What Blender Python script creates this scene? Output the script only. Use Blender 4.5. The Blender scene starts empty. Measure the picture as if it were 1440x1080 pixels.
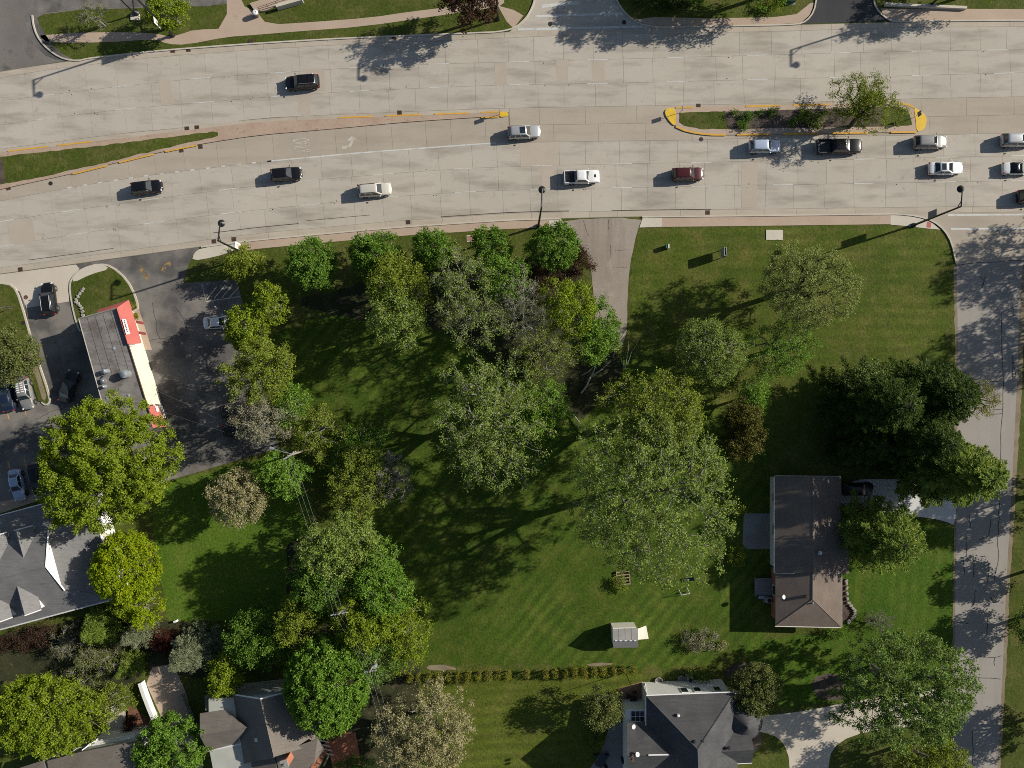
import bpy, bmesh, math, random
import numpy as np
from mathutils import Vector, Matrix

# ------------------------------------------------------------------ camera, sky, sun, exposure
S, H = 9.8, 102.0            # photo pixels per metre on the ground, camera height in metres
scene = bpy.context.scene
col = scene.collection
cam_d = bpy.data.cameras.new('camera'); cam = bpy.data.objects.new('camera', cam_d); col.objects.link(cam)
cam.location = (0, 0, H); cam.rotation_euler = (0, 0, 0)
cam_d.sensor_width = 36; cam_d.lens = 36 * (S * H) / 1440.0
cam_d.clip_start = 0.5; cam_d.clip_end = 3000
scene.camera = cam
SUN_EL = math.radians(27.5)
SUN_AZ = math.atan2(0.952, 0.305)          # from +Y towards +X
sunv = Vector((math.sin(SUN_AZ) * math.cos(SUN_EL), math.cos(SUN_AZ) * math.cos(SUN_EL), math.sin(SUN_EL)))
world = bpy.data.worlds.new('World'); scene.world = world; world.use_nodes = True
wn = world.node_tree.nodes; wl = world.node_tree.links
sky = wn.new('ShaderNodeTexSky'); sky.sky_type = 'NISHITA'; sky.sun_disc = False
sky.sun_elevation = SUN_EL; sky.sun_rotation = SUN_AZ
wl.new(sky.outputs[0], wn['Background'].inputs[0]); wn['Background'].inputs[1].default_value = 0.060
sd = bpy.data.lights.new('sun', 'SUN'); sd.energy = 4.6; sd.angle = math.radians(0.53); sd.color = (1.0, 0.93, 0.82)
sun = bpy.data.objects.new('sun', sd); col.objects.link(sun)
sun.rotation_euler = sunv.to_track_quat('Z', 'Y').to_euler(); sun.location = (60, 20, 120)
vs = scene.view_settings; vs.view_transform = 'Standard'; vs.look = 'None'; vs.gamma = 1.0; vs.use_curve_mapping = False
vs.exposure = 0.35
scene.render.engine = 'CYCLES'
scene.cycles.use_denoising = False
scene.cycles.filter_width = 0.95
scene.cycles.max_bounces = 5; scene.cycles.diffuse_bounces = 2; scene.cycles.glossy_bounces = 2
scene.cycles.transmission_bounces = 3; scene.cycles.transparent_max_bounces = 4

# ------------------------------------------------------------------ helpers
def P(px, py, z=0.0):
    """photo pixel -> point on the level z (the direction comes from the pixel, the distance from z)"""
    k = (H - z) / H / S
    return Vector(((px - 720) * k, (540 - py) * k, z))

def tag(o, label=None, cat=None, group=None, kind=None):
    if label: o['label'] = label
    if cat: o['category'] = cat
    if group: o['group'] = group
    if kind: o['kind'] = kind
    return o

def empty(name, loc, rz=0.0, label=None, cat=None, group=None):
    o = bpy.data.objects.new(name, None); col.objects.link(o)
    o.location = loc; o.rotation_euler = (0, 0, rz); o.empty_display_size = 0.2
    return tag(o, label, cat, group)

def link(name, me, parent=None):
    o = bpy.data.objects.new(name, me); col.objects.link(o)
    if parent is not None: o.parent = parent
    return o

class MB:
    """collects polygons, then becomes one mesh object"""
    def __init__(s): s.v = []; s.f = []; s.uvw = None
    def add(s, vs, fs):
        b = len(s.v); s.v += [tuple(v) for v in vs]; s.f += [tuple(b + i for i in f) for f in fs]; return s
    def box(s, c, d, rz=0.0, top=None):
        x, y, z = d[0] / 2, d[1] / 2, d[2] / 2; t = top or (1, 1)
        pts = [(-x, -y, -z), (x, -y, -z), (x, y, -z), (-x, y, -z), (-x * t[0], -y * t[1], z), (x * t[0], -y * t[1], z), (x * t[0], y * t[1], z), (-x * t[0], y * t[1], z)]
        ca, sa = math.cos(rz), math.sin(rz)
        return s.add([(c[0] + p[0] * ca - p[1] * sa, c[1] + p[0] * sa + p[1] * ca, c[2] + p[2]) for p in pts],
                     [(3, 2, 1, 0), (4, 5, 6, 7), (0, 1, 5, 4), (1, 2, 6, 5), (2, 3, 7, 6), (3, 0, 4, 7)])
    def prism(s, poly, z0, z1):
        n = len(poly)
        a = sum(poly[i][0] * poly[(i + 1) % n][1] - poly[(i + 1) % n][0] * poly[i][1] for i in range(n))
        if a < 0: poly = poly[::-1]
        vs = [(p[0], p[1], z0) for p in poly] + [(p[0], p[1], z1) for p in poly]
        return s.add(vs, [tuple(range(n - 1, -1, -1)), tuple(range(n, 2 * n))] + [(i, (i + 1) % n, n + (i + 1) % n, n + i) for i in range(n)])
    def sheet(s, poly, z):
        n = len(poly)
        a = sum(poly[i][0] * poly[(i + 1) % n][1] - poly[(i + 1) % n][0] * poly[i][1] for i in range(n))
        if a < 0: poly = poly[::-1]
        return s.add([(p[0], p[1], z) for p in poly], [tuple(range(n))])
    def tube(s, pts, rs, n=6, cap=True):
        pts = [Vector(p) for p in pts]
        if not hasattr(rs, '__len__'): rs = [rs] * len(pts)
        base = len(s.v); up = Vector((0, 0, 1)); prev = None
        for i, p in enumerate(pts):
            d = (pts[min(i + 1, len(pts) - 1)] - pts[max(i - 1, 0)]).normalized()
            u = prev if prev is not None else (d.cross(up) if abs(d.z) < .95 else d.cross(Vector((1, 0, 0))))
            u = (u - d * u.dot(d)).normalized(); w = d.cross(u); prev = u
            for k in range(n):
                a = 2 * math.pi * k / n
                q = p + (u * math.cos(a) + w * math.sin(a)) * rs[i]; s.v.append(tuple(q))
        for i in range(len(pts) - 1):
            for k in range(n):
                a = base + i * n + k; b = base + i * n + (k + 1) % n
                s.f.append((a, b, b + n, a + n))
        if cap:
            s.f.append(tuple(base + k for k in range(n - 1, -1, -1)))
            s.f.append(tuple(base + (len(pts) - 1) * n + k for k in range(n)))
        return s
    def lathe(s, prof, n=16, c=(0, 0, 0), axis='z'):
        base = len(s.v)
        for r, z in prof:
            for k in range(n):
                a = 2 * math.pi * k / n; p = (r * math.cos(a), r * math.sin(a), z)
                if axis == 'y': p = (p[0], p[2], p[1])
                if axis == 'x': p = (p[2], p[0], p[1])
                s.v.append((c[0] + p[0], c[1] + p[1], c[2] + p[2]))
        for i in range(len(prof) - 1):
            for k in range(n):
                a = base + i * n + k; b = base + i * n + (k + 1) % n
                s.f.append((a, b, b + n, a + n))
        s.f.append(tuple(base + k for k in range(n - 1, -1, -1)))
        s.f.append(tuple(base + (len(prof) - 1) * n + k for k in range(n)))
        return s
    def slab(s, pts, t=0.12):
        """a thick polygon in any plane: pts on top, extruded straight down"""
        n = len(pts); pts = [Vector(p) for p in pts]
        nn = Vector((0, 0, 0))
        for i in range(n): nn += pts[i].cross(pts[(i + 1) % n])
        if nn.z < 0: pts = pts[::-1]
        lo = [p - Vector((0, 0, t)) for p in pts]
        return s.add(pts + lo, [tuple(range(n)), tuple(range(2 * n - 1, n - 1, -1))] + [(i, n + i, n + (i + 1) % n, (i + 1) % n) for i in range(n)])
    def ribbon(s, pts, w, z):
        pts = [Vector((p[0], p[1], 0)) for p in pts]; L = []; R = []
        for i, p in enumerate(pts):
            d = (pts[min(i + 1, len(pts) - 1)] - pts[max(i - 1, 0)]).normalized(); q = Vector((-d.y, d.x, 0)) * (w / 2)
            L.append(p + q); R.append(p - q)
        for i in range(len(pts) - 1):
            s.add([(R[i].x, R[i].y, z), (R[i + 1].x, R[i + 1].y, z), (L[i + 1].x, L[i + 1].y, z), (L[i].x, L[i].y, z)], [(0, 1, 2, 3)])
        return s
    def strip(s, pts, w, z0, z1):
        """a low wall along a line, square section"""
        pts = [Vector((p[0], p[1], 0)) for p in pts]; L = []; R = []
        for i, p in enumerate(pts):
            d = (pts[min(i + 1, len(pts) - 1)] - pts[max(i - 1, 0)]).normalized(); q = Vector((-d.y, d.x, 0)) * (w / 2)
            L.append(p + q); R.append(p - q)
        b = len(s.v); n = len(pts)
        for z in (z0, z1):
            s.v += [(p.x, p.y, z) for p in L]; s.v += [(p.x, p.y, z) for p in R]
        l0, r0, l1, r1 = b, b + n, b + 2 * n, b + 3 * n
        for i in range(n - 1):
            s.f += [(r1 + i, r1 + i + 1, l1 + i + 1, l1 + i), (l0 + i, l1 + i, l1 + i + 1, l0 + i + 1), (r0 + i + 1, r1 + i + 1, r1 + i, r0 + i)]
        s.f += [(l0, r0, r1, l1), (r0 + n - 1, l0 + n - 1, l1 + n - 1, r1 + n - 1)]
        return s
    def mesh(s, name, mat, off=(0, 0, 0), smooth=False):
        me = bpy.data.meshes.new(name)
        me.from_pydata([(v[0] - off[0], v[1] - off[1], v[2] - off[2]) for v in s.v], [], s.f)
        for m in (mat if isinstance(mat, (list, tuple)) else [mat]): me.materials.append(m)
        if smooth: me.polygons.foreach_set('use_smooth', [True] * len(me.polygons))
        me.update(); return me
    def build(s, name, mat, parent=None, local=False, smooth=False, bevel=0):
        off = (0, 0, 0) if (parent is None or local) else parent.matrix_basis.translation if parent.parent is None else (parent.matrix_basis.translation + parent.parent.matrix_basis.translation)
        o = link(name, s.mesh(name, mat, off, smooth), parent)
        if bevel:
            m = o.modifiers.new('bevel', 'BEVEL'); m.width = bevel; m.segments = 2; m.limit_method = 'ANGLE'
        return o

# ------------------------------------------------------------------ materials
def new_mat(name):
    m = bpy.data.materials.new(name); m.use_nodes = True
    return m, m.node_tree.nodes, m.node_tree.links, m.node_tree.nodes['Principled BSDF']
def coords(n, l, kind='pos', scale=(1, 1, 1), rot=0.0):
    if kind == 'pos': src = n.new('ShaderNodeNewGeometry').outputs['Position']
    else: src = n.new('ShaderNodeTexCoord').outputs['Object']
    mp = n.new('ShaderNodeMapping'); mp.inputs['Scale'].default_value = scale; mp.inputs['Rotation'].default_value = (0, 0, rot)
    l.new(src, mp.inputs[0]); return mp.outputs[0]
def noise(n, l, vec, scale, detail=4, rough=.6):
    t = n.new('ShaderNodeTexNoise'); t.inputs['Scale'].default_value = scale; t.inputs['Detail'].default_value = detail
    t.inputs['Roughness'].default_value = rough; l.new(vec, t.inputs['Vector']); return t.outputs[0]
def ramp(n, l, fac, a, b, lo=0.0, hi=1.0):
    r = n.new('ShaderNodeMapRange'); r.inputs[1].default_value = a; r.inputs[2].default_value = b
    r.inputs[3].default_value = lo; r.inputs[4].default_value = hi; l.new(fac, r.inputs[0]); return r.outputs[0]
def mixc(n, l, fac, a, b, mode='MIX'):
    m = n.new('ShaderNodeMix'); m.data_type = 'RGBA'; m.blend_type = mode
    for i, v in ((0, fac), (6, a), (7, b)):
        if hasattr(v, 'is_linked') or hasattr(v, 'links'): l.new(v, m.inputs[i])
        else: m.inputs[i].default_value = (v[0], v[1], v[2], 1) if hasattr(v, '__len__') else v
    return m.outputs[2]
def mul(n, l, a, b):
    m = n.new('ShaderNodeMath'); m.operation = 'MULTIPLY'
    for i, v in ((0, a), (1, b)):
        if hasattr(v, 'links'): l.new(v, m.inputs[i])
        else: m.inputs[i].default_value = v
    return m.outputs[0]
def scalec(n, l, c, f):
    v = n.new('ShaderNodeVectorMath'); v.operation = 'SCALE'; l.new(c, v.inputs[0]); l.new(f, v.inputs['Scale']); return v.outputs[0]

MATS = {}
def surf(name, c1, c2, scale=0.3, rough=.85, fine=.15, fscale=6.0, streak=None, patch=None, bump=0.0, rnd=0.0, kind='pos', spec=.3, metal=0.0, coat=0.0):
    """two-tone surface: broad noise c1-c2, fine grain, optional streaks (sx, sy, rot, colour, amount) and patches (scale, colour, lo, hi)"""
    m, n, l, b = new_mat(name)
    v = coords(n, l, kind)
    c = mixc(n, l, ramp(n, l, noise(n, l, v, scale), .32, .68), c1, c2)
    if streak:
        sv = coords(n, l, kind, (streak[0], streak[1], 1), streak[2])
        c = mixc(n, l, mul(n, l, ramp(n, l, noise(n, l, sv, 1.0, 5), .48, .72), streak[4]), c, streak[3])
    if patch:
        c = mixc(n, l, ramp(n, l, noise(n, l, v, patch[0], 5), patch[2], patch[3]), c, patch[1])
    g = noise(n, l, v, fscale, 6, .7)
    c = scalec(n, l, c, ramp(n, l, g, .2, .8, 1 - fine, 1 + fine))
    if rnd:
        oi = n.new('ShaderNodeObjectInfo'); c = scalec(n, l, c, ramp(n, l, oi.outputs['Random'], 0, 1, 1 - rnd, 1 + rnd))
    l.new(c, b.inputs['Base Color']); b.inputs['Roughness'].default_value = rough; b.inputs['Metallic'].default_value = metal
    b.inputs['Specular IOR Level'].default_value = spec
    if coat: b.inputs['Coat Weight'].default_value = coat; b.inputs['Coat Roughness'].default_value = .06
    if bump:
        bp = n.new('ShaderNodeBump'); bp.inputs['Strength'].default_value = bump; bp.inputs['Distance'].default_value = .08
        l.new(g, bp.inputs['Height']); l.new(bp.outputs[0], b.inputs['Normal'])
    MATS[name] = m; return m

def grass(name, dark, mid, dry, stripe_rot=None, stripe_w=1.1, stripe_amt=.25, dry_lo=.5, clover=.0):
    m, n, l, b = new_mat(name)
    v = coords(n, l)
    c = mixc(n, l, ramp(n, l, noise(n, l, v, .09, 3), .3, .7), dark, mid)
    c = mixc(n, l, ramp(n, l, noise(n, l, v, .35, 6, .65), dry_lo, dry_lo + .26), c, dry)
    c = mixc(n, l, ramp(n, l, noise(n, l, v, 1.1, 5, .7), .55, .75), c, (dark[0] * .7, dark[1] * .7, dark[2] * .7))
    if stripe_rot is not None:
        sv = coords(n, l, 'pos', (1 / stripe_w, 1 / stripe_w, 1), stripe_rot)
        w = n.new('ShaderNodeTexWave'); w.wave_type = 'BANDS'; w.bands_direction = 'X'; w.inputs['Scale'].default_value = .5
        w.inputs['Distortion'].default_value = 2.6; w.inputs['Detail'].default_value = 3; w.inputs['Detail Scale'].default_value = .6
        l.new(sv, w.inputs[0])
        fade = ramp(n, l, noise(n, l, v, .06, 2), .35, .6)
        c = scalec(n, l, c, ramp(n, l, mul(n, l, w.outputs['Fac'], fade), 0, 1, 1 - stripe_amt * .4, 1 + stripe_amt))
    g = noise(n, l, v, 2.6, 9, .85)
    c = scalec(n, l, c, ramp(n, l, g, .28, .72, .35, 1.65))
    c = mixc(n, l, ramp(n, l, noise(n, l, v, .9, 6, .75), .62, .70, 0, .55), c, (dry[0] * 1.5, dry[1] * 1.3, dry[2] * 1.8))
    if clover:
        sp = noise(n, l, v, 3.2, 3, .5); c = mixc(n, l, ramp(n, l, sp, .68, .74, 0, clover), c, (.35, .38, .22))
    l.new(c, b.inputs['Base Color']); b.inputs['Roughness'].default_value = .9; b.inputs['Specular IOR Level'].default_value = .15
    bp = n.new('ShaderNodeBump'); bp.inputs['Strength'].default_value = .9; bp.inputs['Distance'].default_value = .12
    l.new(noise(n, l, v, 3.0, 8, .75), bp.inputs['Height']); l.new(bp.outputs[0], b.inputs['Normal'])
    MATS[name] = m; return m

def plain(name, c, rough=.5, metal=0.0, var=.08, coat=0.0, spec=.5, scale=3.0):
    return surf(name, [x * (1 - var) for x in c], [min(1, x * (1 + var)) for x in c], scale, rough, var, 20.0, kind='obj', metal=metal, coat=coat, spec=spec)

def leafmat(name, d, m_, li, trans=.3):
    m, n, l, b = new_mat(name)
    n.remove(b)
    at = n.new('ShaderNodeAttribute'); at.attribute_name = 'tint'
    cr = n.new('ShaderNodeValToRGB'); e = cr.color_ramp.elements
    e[0].position = 0; e[0].color = (*d, 1); e[1].position = 1; e[1].color = (*li, 1)
    k = e.new(.5); k.color = (*m_, 1); l.new(at.outputs['Fac'], cr.inputs[0])
    df = n.new('ShaderNodeBsdfDiffuse'); tr = n.new('ShaderNodeBsdfTranslucent'); gl = n.new('ShaderNodeBsdfGlossy')
    gl.inputs['Roughness'].default_value = .45; gl.inputs['Color'].default_value = (1, 1, 1, 1)
    l.new(cr.outputs[0], df.inputs[0])
    tc = mixc(n, l, 1.0, cr.outputs[0], (1.15, 1.1, .55), 'MULTIPLY'); l.new(tc, tr.inputs[0])
    mx = n.new('ShaderNodeMixShader'); mx.inputs[0].default_value = trans; l.new(df.outputs[0], mx.inputs[1]); l.new(tr.outputs[0], mx.inputs[2])
    m2 = n.new('ShaderNodeMixShader'); m2.inputs[0].default_value = .006; l.new(mx.outputs[0], m2.inputs[1]); l.new(gl.outputs[0], m2.inputs[2])
    l.new(m2.outputs[0], n['Material Output'].inputs[0]); MATS['leaf_' + name] = m; return m

# setting
grass('grass_rough', (.054, .074, .011), (.078, .102, .015), (.125, .120, .036), dry_lo=.46)
grass('grass_mid', (.044, .080, .008), (.064, .108, .011), (.104, .122, .021), stripe_rot=math.radians(40), stripe_w=2.4, stripe_amt=.30, dry_lo=.46)
grass('grass_north', (.055, .084, .010), (.078, .106, .013), (.125, .124, .030), stripe_rot=math.radians(90), stripe_w=2.6, stripe_amt=.16, dry_lo=.44)
grass('grass_lush', (.062, .122, .011), (.088, .154, .014), (.12, .16, .026), dry_lo=.48, clover=.5)
grass('grass_south', (.070, .094, .011), (.092, .118, .014), (.130, .132, .030), stripe_rot=math.radians(86), stripe_w=2.5, stripe_amt=.26, dry_lo=.46)
grass('grass_east', (.040, .088, .007), (.060, .116, .009), (.094, .124, .017), stripe_rot=math.radians(4), stripe_w=2.6, stripe_amt=.14, dry_lo=.46)
surf('undergrowth_shade_tone', (.022, .028, .010), (.050, .050, .020), .5, .95, .5, 3.0, patch=(.8, (.085, .070, .048), .58, .72), bump=.5)  # woodland floor tone: tree shade is put into the dark green-brown, litter in patches
surf('road_slab', (.418, .383, .325), (.460, .422, .360), .12, .88, .08, 5.0, streak=(.12, .55, 0, (.235, .208, .170), .72), patch=(.9, (.31, .275, .225), .60, .80), rnd=.025)
surf('road_slab_warm', (.36, .315, .255), (.42, .37, .30), .12, .88, .09, 5.0, streak=(.11, .7, 0, (.30, .25, .19), .5), patch=(.8, (.31, .265, .20), .62, .80), rnd=.022)
surf('slab_patch', (.40, .345, .28), (.44, .385, .32), .3, .88, .08, 6.0, rnd=.03)
surf('road_bed', (.19, .17, .14), (.24, .215, .18), .5, .95, .1)
surf('gutter', (.40, .35, .28), (.46, .405, .33), .25, .88, .1, 5.0, streak=(.08, 1.5, 0, (.29, .25, .20), .5), rnd=.04)
surf('kerb_concrete', (.46, .42, .35), (.54, .49, .41), .4, .85, .1, 6.0)
surf('walk_tan', (.40, .31, .235), (.455, .355, .275), .2, .9, .12, 5.0, patch=(.6, (.33, .26, .20), .6, .8))
surf('walk_light', (.50, .46, .38), (.57, .52, .44), .3, .88, .1, 5.0)
surf('median_red', (.37, .27, .20), (.43, .33, .255), .3, .9, .18, 3.5, patch=(1.6, (.24, .13, .10), .62, .75))
surf('asphalt_lot', (.072, .070, .068), (.112, .107, .101), .12, .9, .22, 5.0, streak=(.35, .9, .3, (.12, .112, .102), .7), patch=(.16, (.205, .19, .17), .43, .60))
surf('asphalt_dark', (.032, .034, .038), (.055, .057, .060), .15, .9, .18, 5.0)
surf('asphalt_old', (.150, .138, .124), (.205, .19, .17), .15, .92, .2, 4.0, patch=(.3, (.085, .08, .074), .54, .7))
surf('asphalt_east', (.285, .262, .235), (.335, .31, .278), .1, .92, .10, 6.0, streak=(.5, .03, 0, (.21, .20, .19), .4))
surf('drive_brown', (.265, .225, .188), (.33, .285, .24), .2, .92, .16, 4.0, streak=(.9, .06, 0, (.21, .175, .145), .6), patch=(.4, (.38, .335, .285), .58, .78))
surf('drive_white', (.55, .55, .54), (.63, .63, .61), .2, .85, .1, 5.0)
surf('drive_cream', (.48, .43, .35), (.56, .505, .42), .2, .88, .1, 5.0)
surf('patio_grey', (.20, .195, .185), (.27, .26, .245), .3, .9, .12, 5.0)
surf('mulch', (.055, .042, .034), (.115, .09, .075), .8, .95, .4, 6.0, bump=.5)
surf('mulch_red', (.14, .065, .04), (.22, .11, .07), .8, .95, .35, 6.0, bump=.5)
surf('soil_tan', (.19, .15, .10), (.27, .22, .155), .5, .95, .25, 5.0)
surf('paint_white', (.49, .49, .46), (.58, .59, .56), .6, .7, .12, 8.0, patch=(1.1, (.42, .40, .35), .52, .68))
surf('paint_worn', (.47, .44, .375), (.54, .51, .45), 1.5, .8, .15, 8.0, patch=(2.2, (.36, .315, .255), .50, .62))
surf('paint_yellow', (.62, .40, .03), (.74, .50, .05), 1.0, .7, .12, 6.0)
surf('paint_amber', (.55, .30, .04), (.66, .38, .06), 1.0, .7, .12, 6.0)
surf('paint_faded', (.30, .19, .06), (.36, .23, .08), 1.0, .8, .2, 6.0, patch=(1.4, (.10, .095, .09), .42, .58))
surf('tar', (.025, .026, .028), (.04, .04, .042), 1.0, .7, .1)
surf('rust_iron', (.10, .055, .035), (.15, .085, .055), 2.0, .8, .2)
surf('iron_dark', (.022, .018, .016), (.045, .034, .028), 2.0, .7, .2)
surf('brick_red', (.34, .13, .07), (.44, .19, .11), 1.2, .9, .2, 6.0)
surf('pavers', (.27, .15, .09), (.36, .21, .13), 1.0, .9, .2, 5.0)
surf('stone_grey', (.24, .23, .21), (.34, .325, .30), 1.0, .9, .2, 5.0)
# buildings
def shingles(name, c1, c2, rot, rows=.34):
    m = surf(name, c1, c2, .35, .9, .16, 4.5, streak=(3.2, 1.0, rot, [x * .72 for x in c1], .5)); return m
surf('shingle_charcoal', (.060, .061, .064), (.088, .088, .090), .5, .9, .22, 5.0, streak=(.6, 5, 0, (.045, .045, .048), .6))
surf('shingle_grey', (.155, .154, .152), (.20, .198, .195), .5, .9, .18, 5.0, streak=(.6, 5, .27, (.085, .085, .09), .5))
surf('shingle_brown', (.145, .115, .095), (.185, .150, .125), .5, .9, .18, 5.0, streak=(5, .6, 0, (.11, .088, .073), .5))
surf('shingle_taupe', (.150, .132, .112), (.190, .168, .145), .5, .9, .18, 5.0, streak=(.6, 5, .2, (.115, .10, .085), .5))
surf('roof_membrane', (.17, .158, .148), (.25, .238, .228), .35, .9, .18, 3.0, streak=(.5, 2.2, .26, (.12, .105, .095), .7), patch=(.45, (.105, .088, .078), .52, .7))
surf('siding_white', (.70, .69, .66), (.78, .77, .74), .5, .7, .04, 3.0)
surf('siding_sage', (.36, .37, .33), (.42, .43, .385), .5, .75, .05, 3.0)
surf('siding_cream', (.64, .60, .51), (.72, .68, .59), .5, .75, .05, 3.0)
surf('awning_red', (.40, .095, .080), (.46, .125, .105), .4, .75, .08, 4.0)
surf('awning_cream', (.68, .61, .44), (.74, .67, .50), .4, .75, .03, 4.0)
plain('trim_white', (.78, .78, .76), .5)
plain('glass_dark', (.022, .032, .038), .05, var=.02, spec=.7)
plain('glass_house', (.02, .026, .03), .08, var=.02, spec=.7)
plain('steel', (.45, .46, .47), .4, .7)
plain('galvanised', (.42, .46, .48), .45, .5)
plain('black_metal', (.012, .012, .013), .4)
plain('dark_plastic', (.02, .02, .022), .6)
plain('tyre', (.018, .018, .018), .85)
plain('rim', (.42, .42, .43), .3, .8)
plain('headlight', (.75, .77, .80), .1, spec=.8)
plain('taillight', (.38, .012, .01), .2)
plain('bed_liner', (.075, .075, .075), .8)
plain('wood_pole', (.30, .25, .20), .9, var=.15)
plain('wood_deck', (.33, .24, .17), .85, var=.2)
plain('pole_grey', (.40, .38, .36), .8, var=.1)
plain('wire', (.16, .16, .16), .6)
plain('banner_white', (.72, .72, .70), .7)
plain('banner_grey', (.16, .17, .19), .7)
plain('banner_orange', (.60, .25, .10), .7)
plain('sign_back', (.33, .33, .34), .5, .4)
plain('green_box', (.03, .10, .05), .5)
plain('rubber_brown', (.20, .17, .14), .8)
plain('shed_wall', (.70, .67, .57), .7)
surf('shed_roof', (.25, .247, .238), (.30, .297, .287), .6, .9, .15, 5.0)
surf('bark_grey', (.15, .14, .122), (.235, .22, .19), 2.0, .95, .2, 8.0)
surf('bark_dark', (.050, .042, .034), (.085, .07, .058), 2.0, .95, .2, 8.0)
surf('bark_pale', (.36, .33, .29), (.48, .44, .39), 2.0, .95, .2, 8.0)
PAINT = {}
def paint(name, c, rough=.28, metal=.0):
    m = plain('car_' + name, c, rough, metal, var=.03, coat=.35, spec=.4); PAINT[name] = m
for nm, c, mt in (('black', (.008, .008, .010), 0), ('white', (.78, .78, .77), 0), ('silver', (.46, .47, .48), .35), ('pewter', (.30, .295, .28), .3), ('champagne', (.60, .57, .50), .15),
                  ('maroon', (.065, .014, .016), .1), ('pale_blue', (.42, .50, .62), .2), ('navy', (.014, .022, .05), .1), ('charcoal', (.030, .034, .036), .2), ('softtop', (.012, .012, .012), 0)):
    paint(nm, c, metal=mt)
leafmat('maple', (0.056, 0.127, 0.012), (0.107, 0.207, 0.024), (0.195, 0.320, 0.051))
leafmat('bright', (0.066, 0.144, 0.013), (0.130, 0.246, 0.026), (0.234, 0.378, 0.060))
leafmat('lime', (0.103, 0.159, 0.007), (0.190, 0.262, 0.016), (0.287, 0.359, 0.034))
leafmat('sun_lime', (0.126, 0.211, 0.004), (0.232, 0.316, 0.008), (0.351, 0.393, 0.010))
leafmat('olive', (0.104, 0.150, 0.013), (0.181, 0.235, 0.025), (0.276, 0.323, 0.048))
leafmat('greygreen', (0.113, 0.179, 0.030), (0.200, 0.276, 0.053), (0.304, 0.379, 0.091))
leafmat('tan', (0.210, 0.200, 0.090), (0.330, 0.305, 0.150), (0.440, 0.410, 0.230))
leafmat('copper', (.060, .062, .012), (.105, .103, .022), (.155, .150, .036))
leafmat('spruce', (0.020, 0.037, 0.006), (0.037, 0.065, 0.010), (0.077, 0.115, 0.018), 0.10)
leafmat('blue_spruce', (0.115, 0.140, 0.072), (0.175, 0.200, 0.110), (0.250, 0.270, 0.155), 0.10)
leafmat('pine', (0.077, 0.125, 0.017), (0.139, 0.200, 0.030), (0.227, 0.287, 0.049), 0.15)
leafmat('purple', (0.035, 0.020, 0.013), (0.066, 0.037, 0.024), (0.110, 0.064, 0.042))
leafmat('crimson', (0.040, 0.010, 0.008), (0.075, 0.018, 0.015), (0.110, 0.040, 0.025))
leafmat('drygrey', (0.171, 0.166, 0.106), (0.251, 0.245, 0.166), (0.344, 0.330, 0.225))
leafmat('golden', (0.133, 0.145, 0.012), (0.206, 0.212, 0.020), (0.278, 0.273, 0.036))
leafmat('wispy', (0.143, 0.187, 0.050), (0.231, 0.281, 0.083), (0.330, 0.374, 0.132))
leafmat('dull', (0.081, 0.103, 0.027), (0.142, 0.169, 0.049), (0.216, 0.240, 0.078))
leafmat('soft', (0.086, 0.146, 0.029), (0.150, 0.234, 0.052), (0.247, 0.351, 0.098))
# ------------------------------------------------------------------ the setting: ground, roads, walks
def pts(px): return [(P(x, y).x, P(x, y).y) for x, y in px]
def smooth(px, it=2, closed=True):
    for _ in range(it):
        out = []; n = len(px)
        rng = range(n) if closed else range(n - 1)
        if not closed: out.append(px[0])
        for i in rng:
            a, b = px[i], px[(i + 1) % n]
            out += [(a[0] * .75 + b[0] * .25, a[1] * .75 + b[1] * .25), (a[0] * .25 + b[0] * .75, a[1] * .25 + b[1] * .75)]
        if not closed: out.append(px[-1])
        px = out
    return px
def struct(name, label, cat, mb, mat, parent=None):
    o = mb.build(name, mat, parent)
    if parent is None: tag(o, label, cat, kind='structure')
    return o
def ground_sheet(name, label, cat, px, z, mat, sm=0):
    return struct(name, label, cat, MB().sheet(pts(smooth(px, sm) if sm else px), z), MATS[mat])
def raised(name, label, cat, px, z0, z1, mat, sm=0, parent=None):
    return struct(name, label, cat, MB().prism(pts(smooth(px, sm) if sm else px), z0, z1), MATS[mat], parent)
def kerb(label, px, w=.2, h=.15, sm=2, mat='kerb_concrete', z0=-.02):
    return struct('kerb', label, 'kerb', MB().strip(pts(smooth(px, sm, False)), w, z0, h), MATS[mat])
def jag(px, amp, step, seed):
    """roughen the outline of a lawn or bed"""
    r = random.Random(seed); out = []; n = len(px)
    for i in range(n):
        a, b = px[i], px[(i + 1) % n]; d = math.hypot(b[0] - a[0], b[1] - a[1]); k = max(1, int(d / step))
        for j in range(k):
            t = j / k; out.append((a[0] + (b[0] - a[0]) * t + r.uniform(-amp, amp), a[1] + (b[1] - a[1]) * t + r.uniform(-amp, amp)))
    return out

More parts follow.
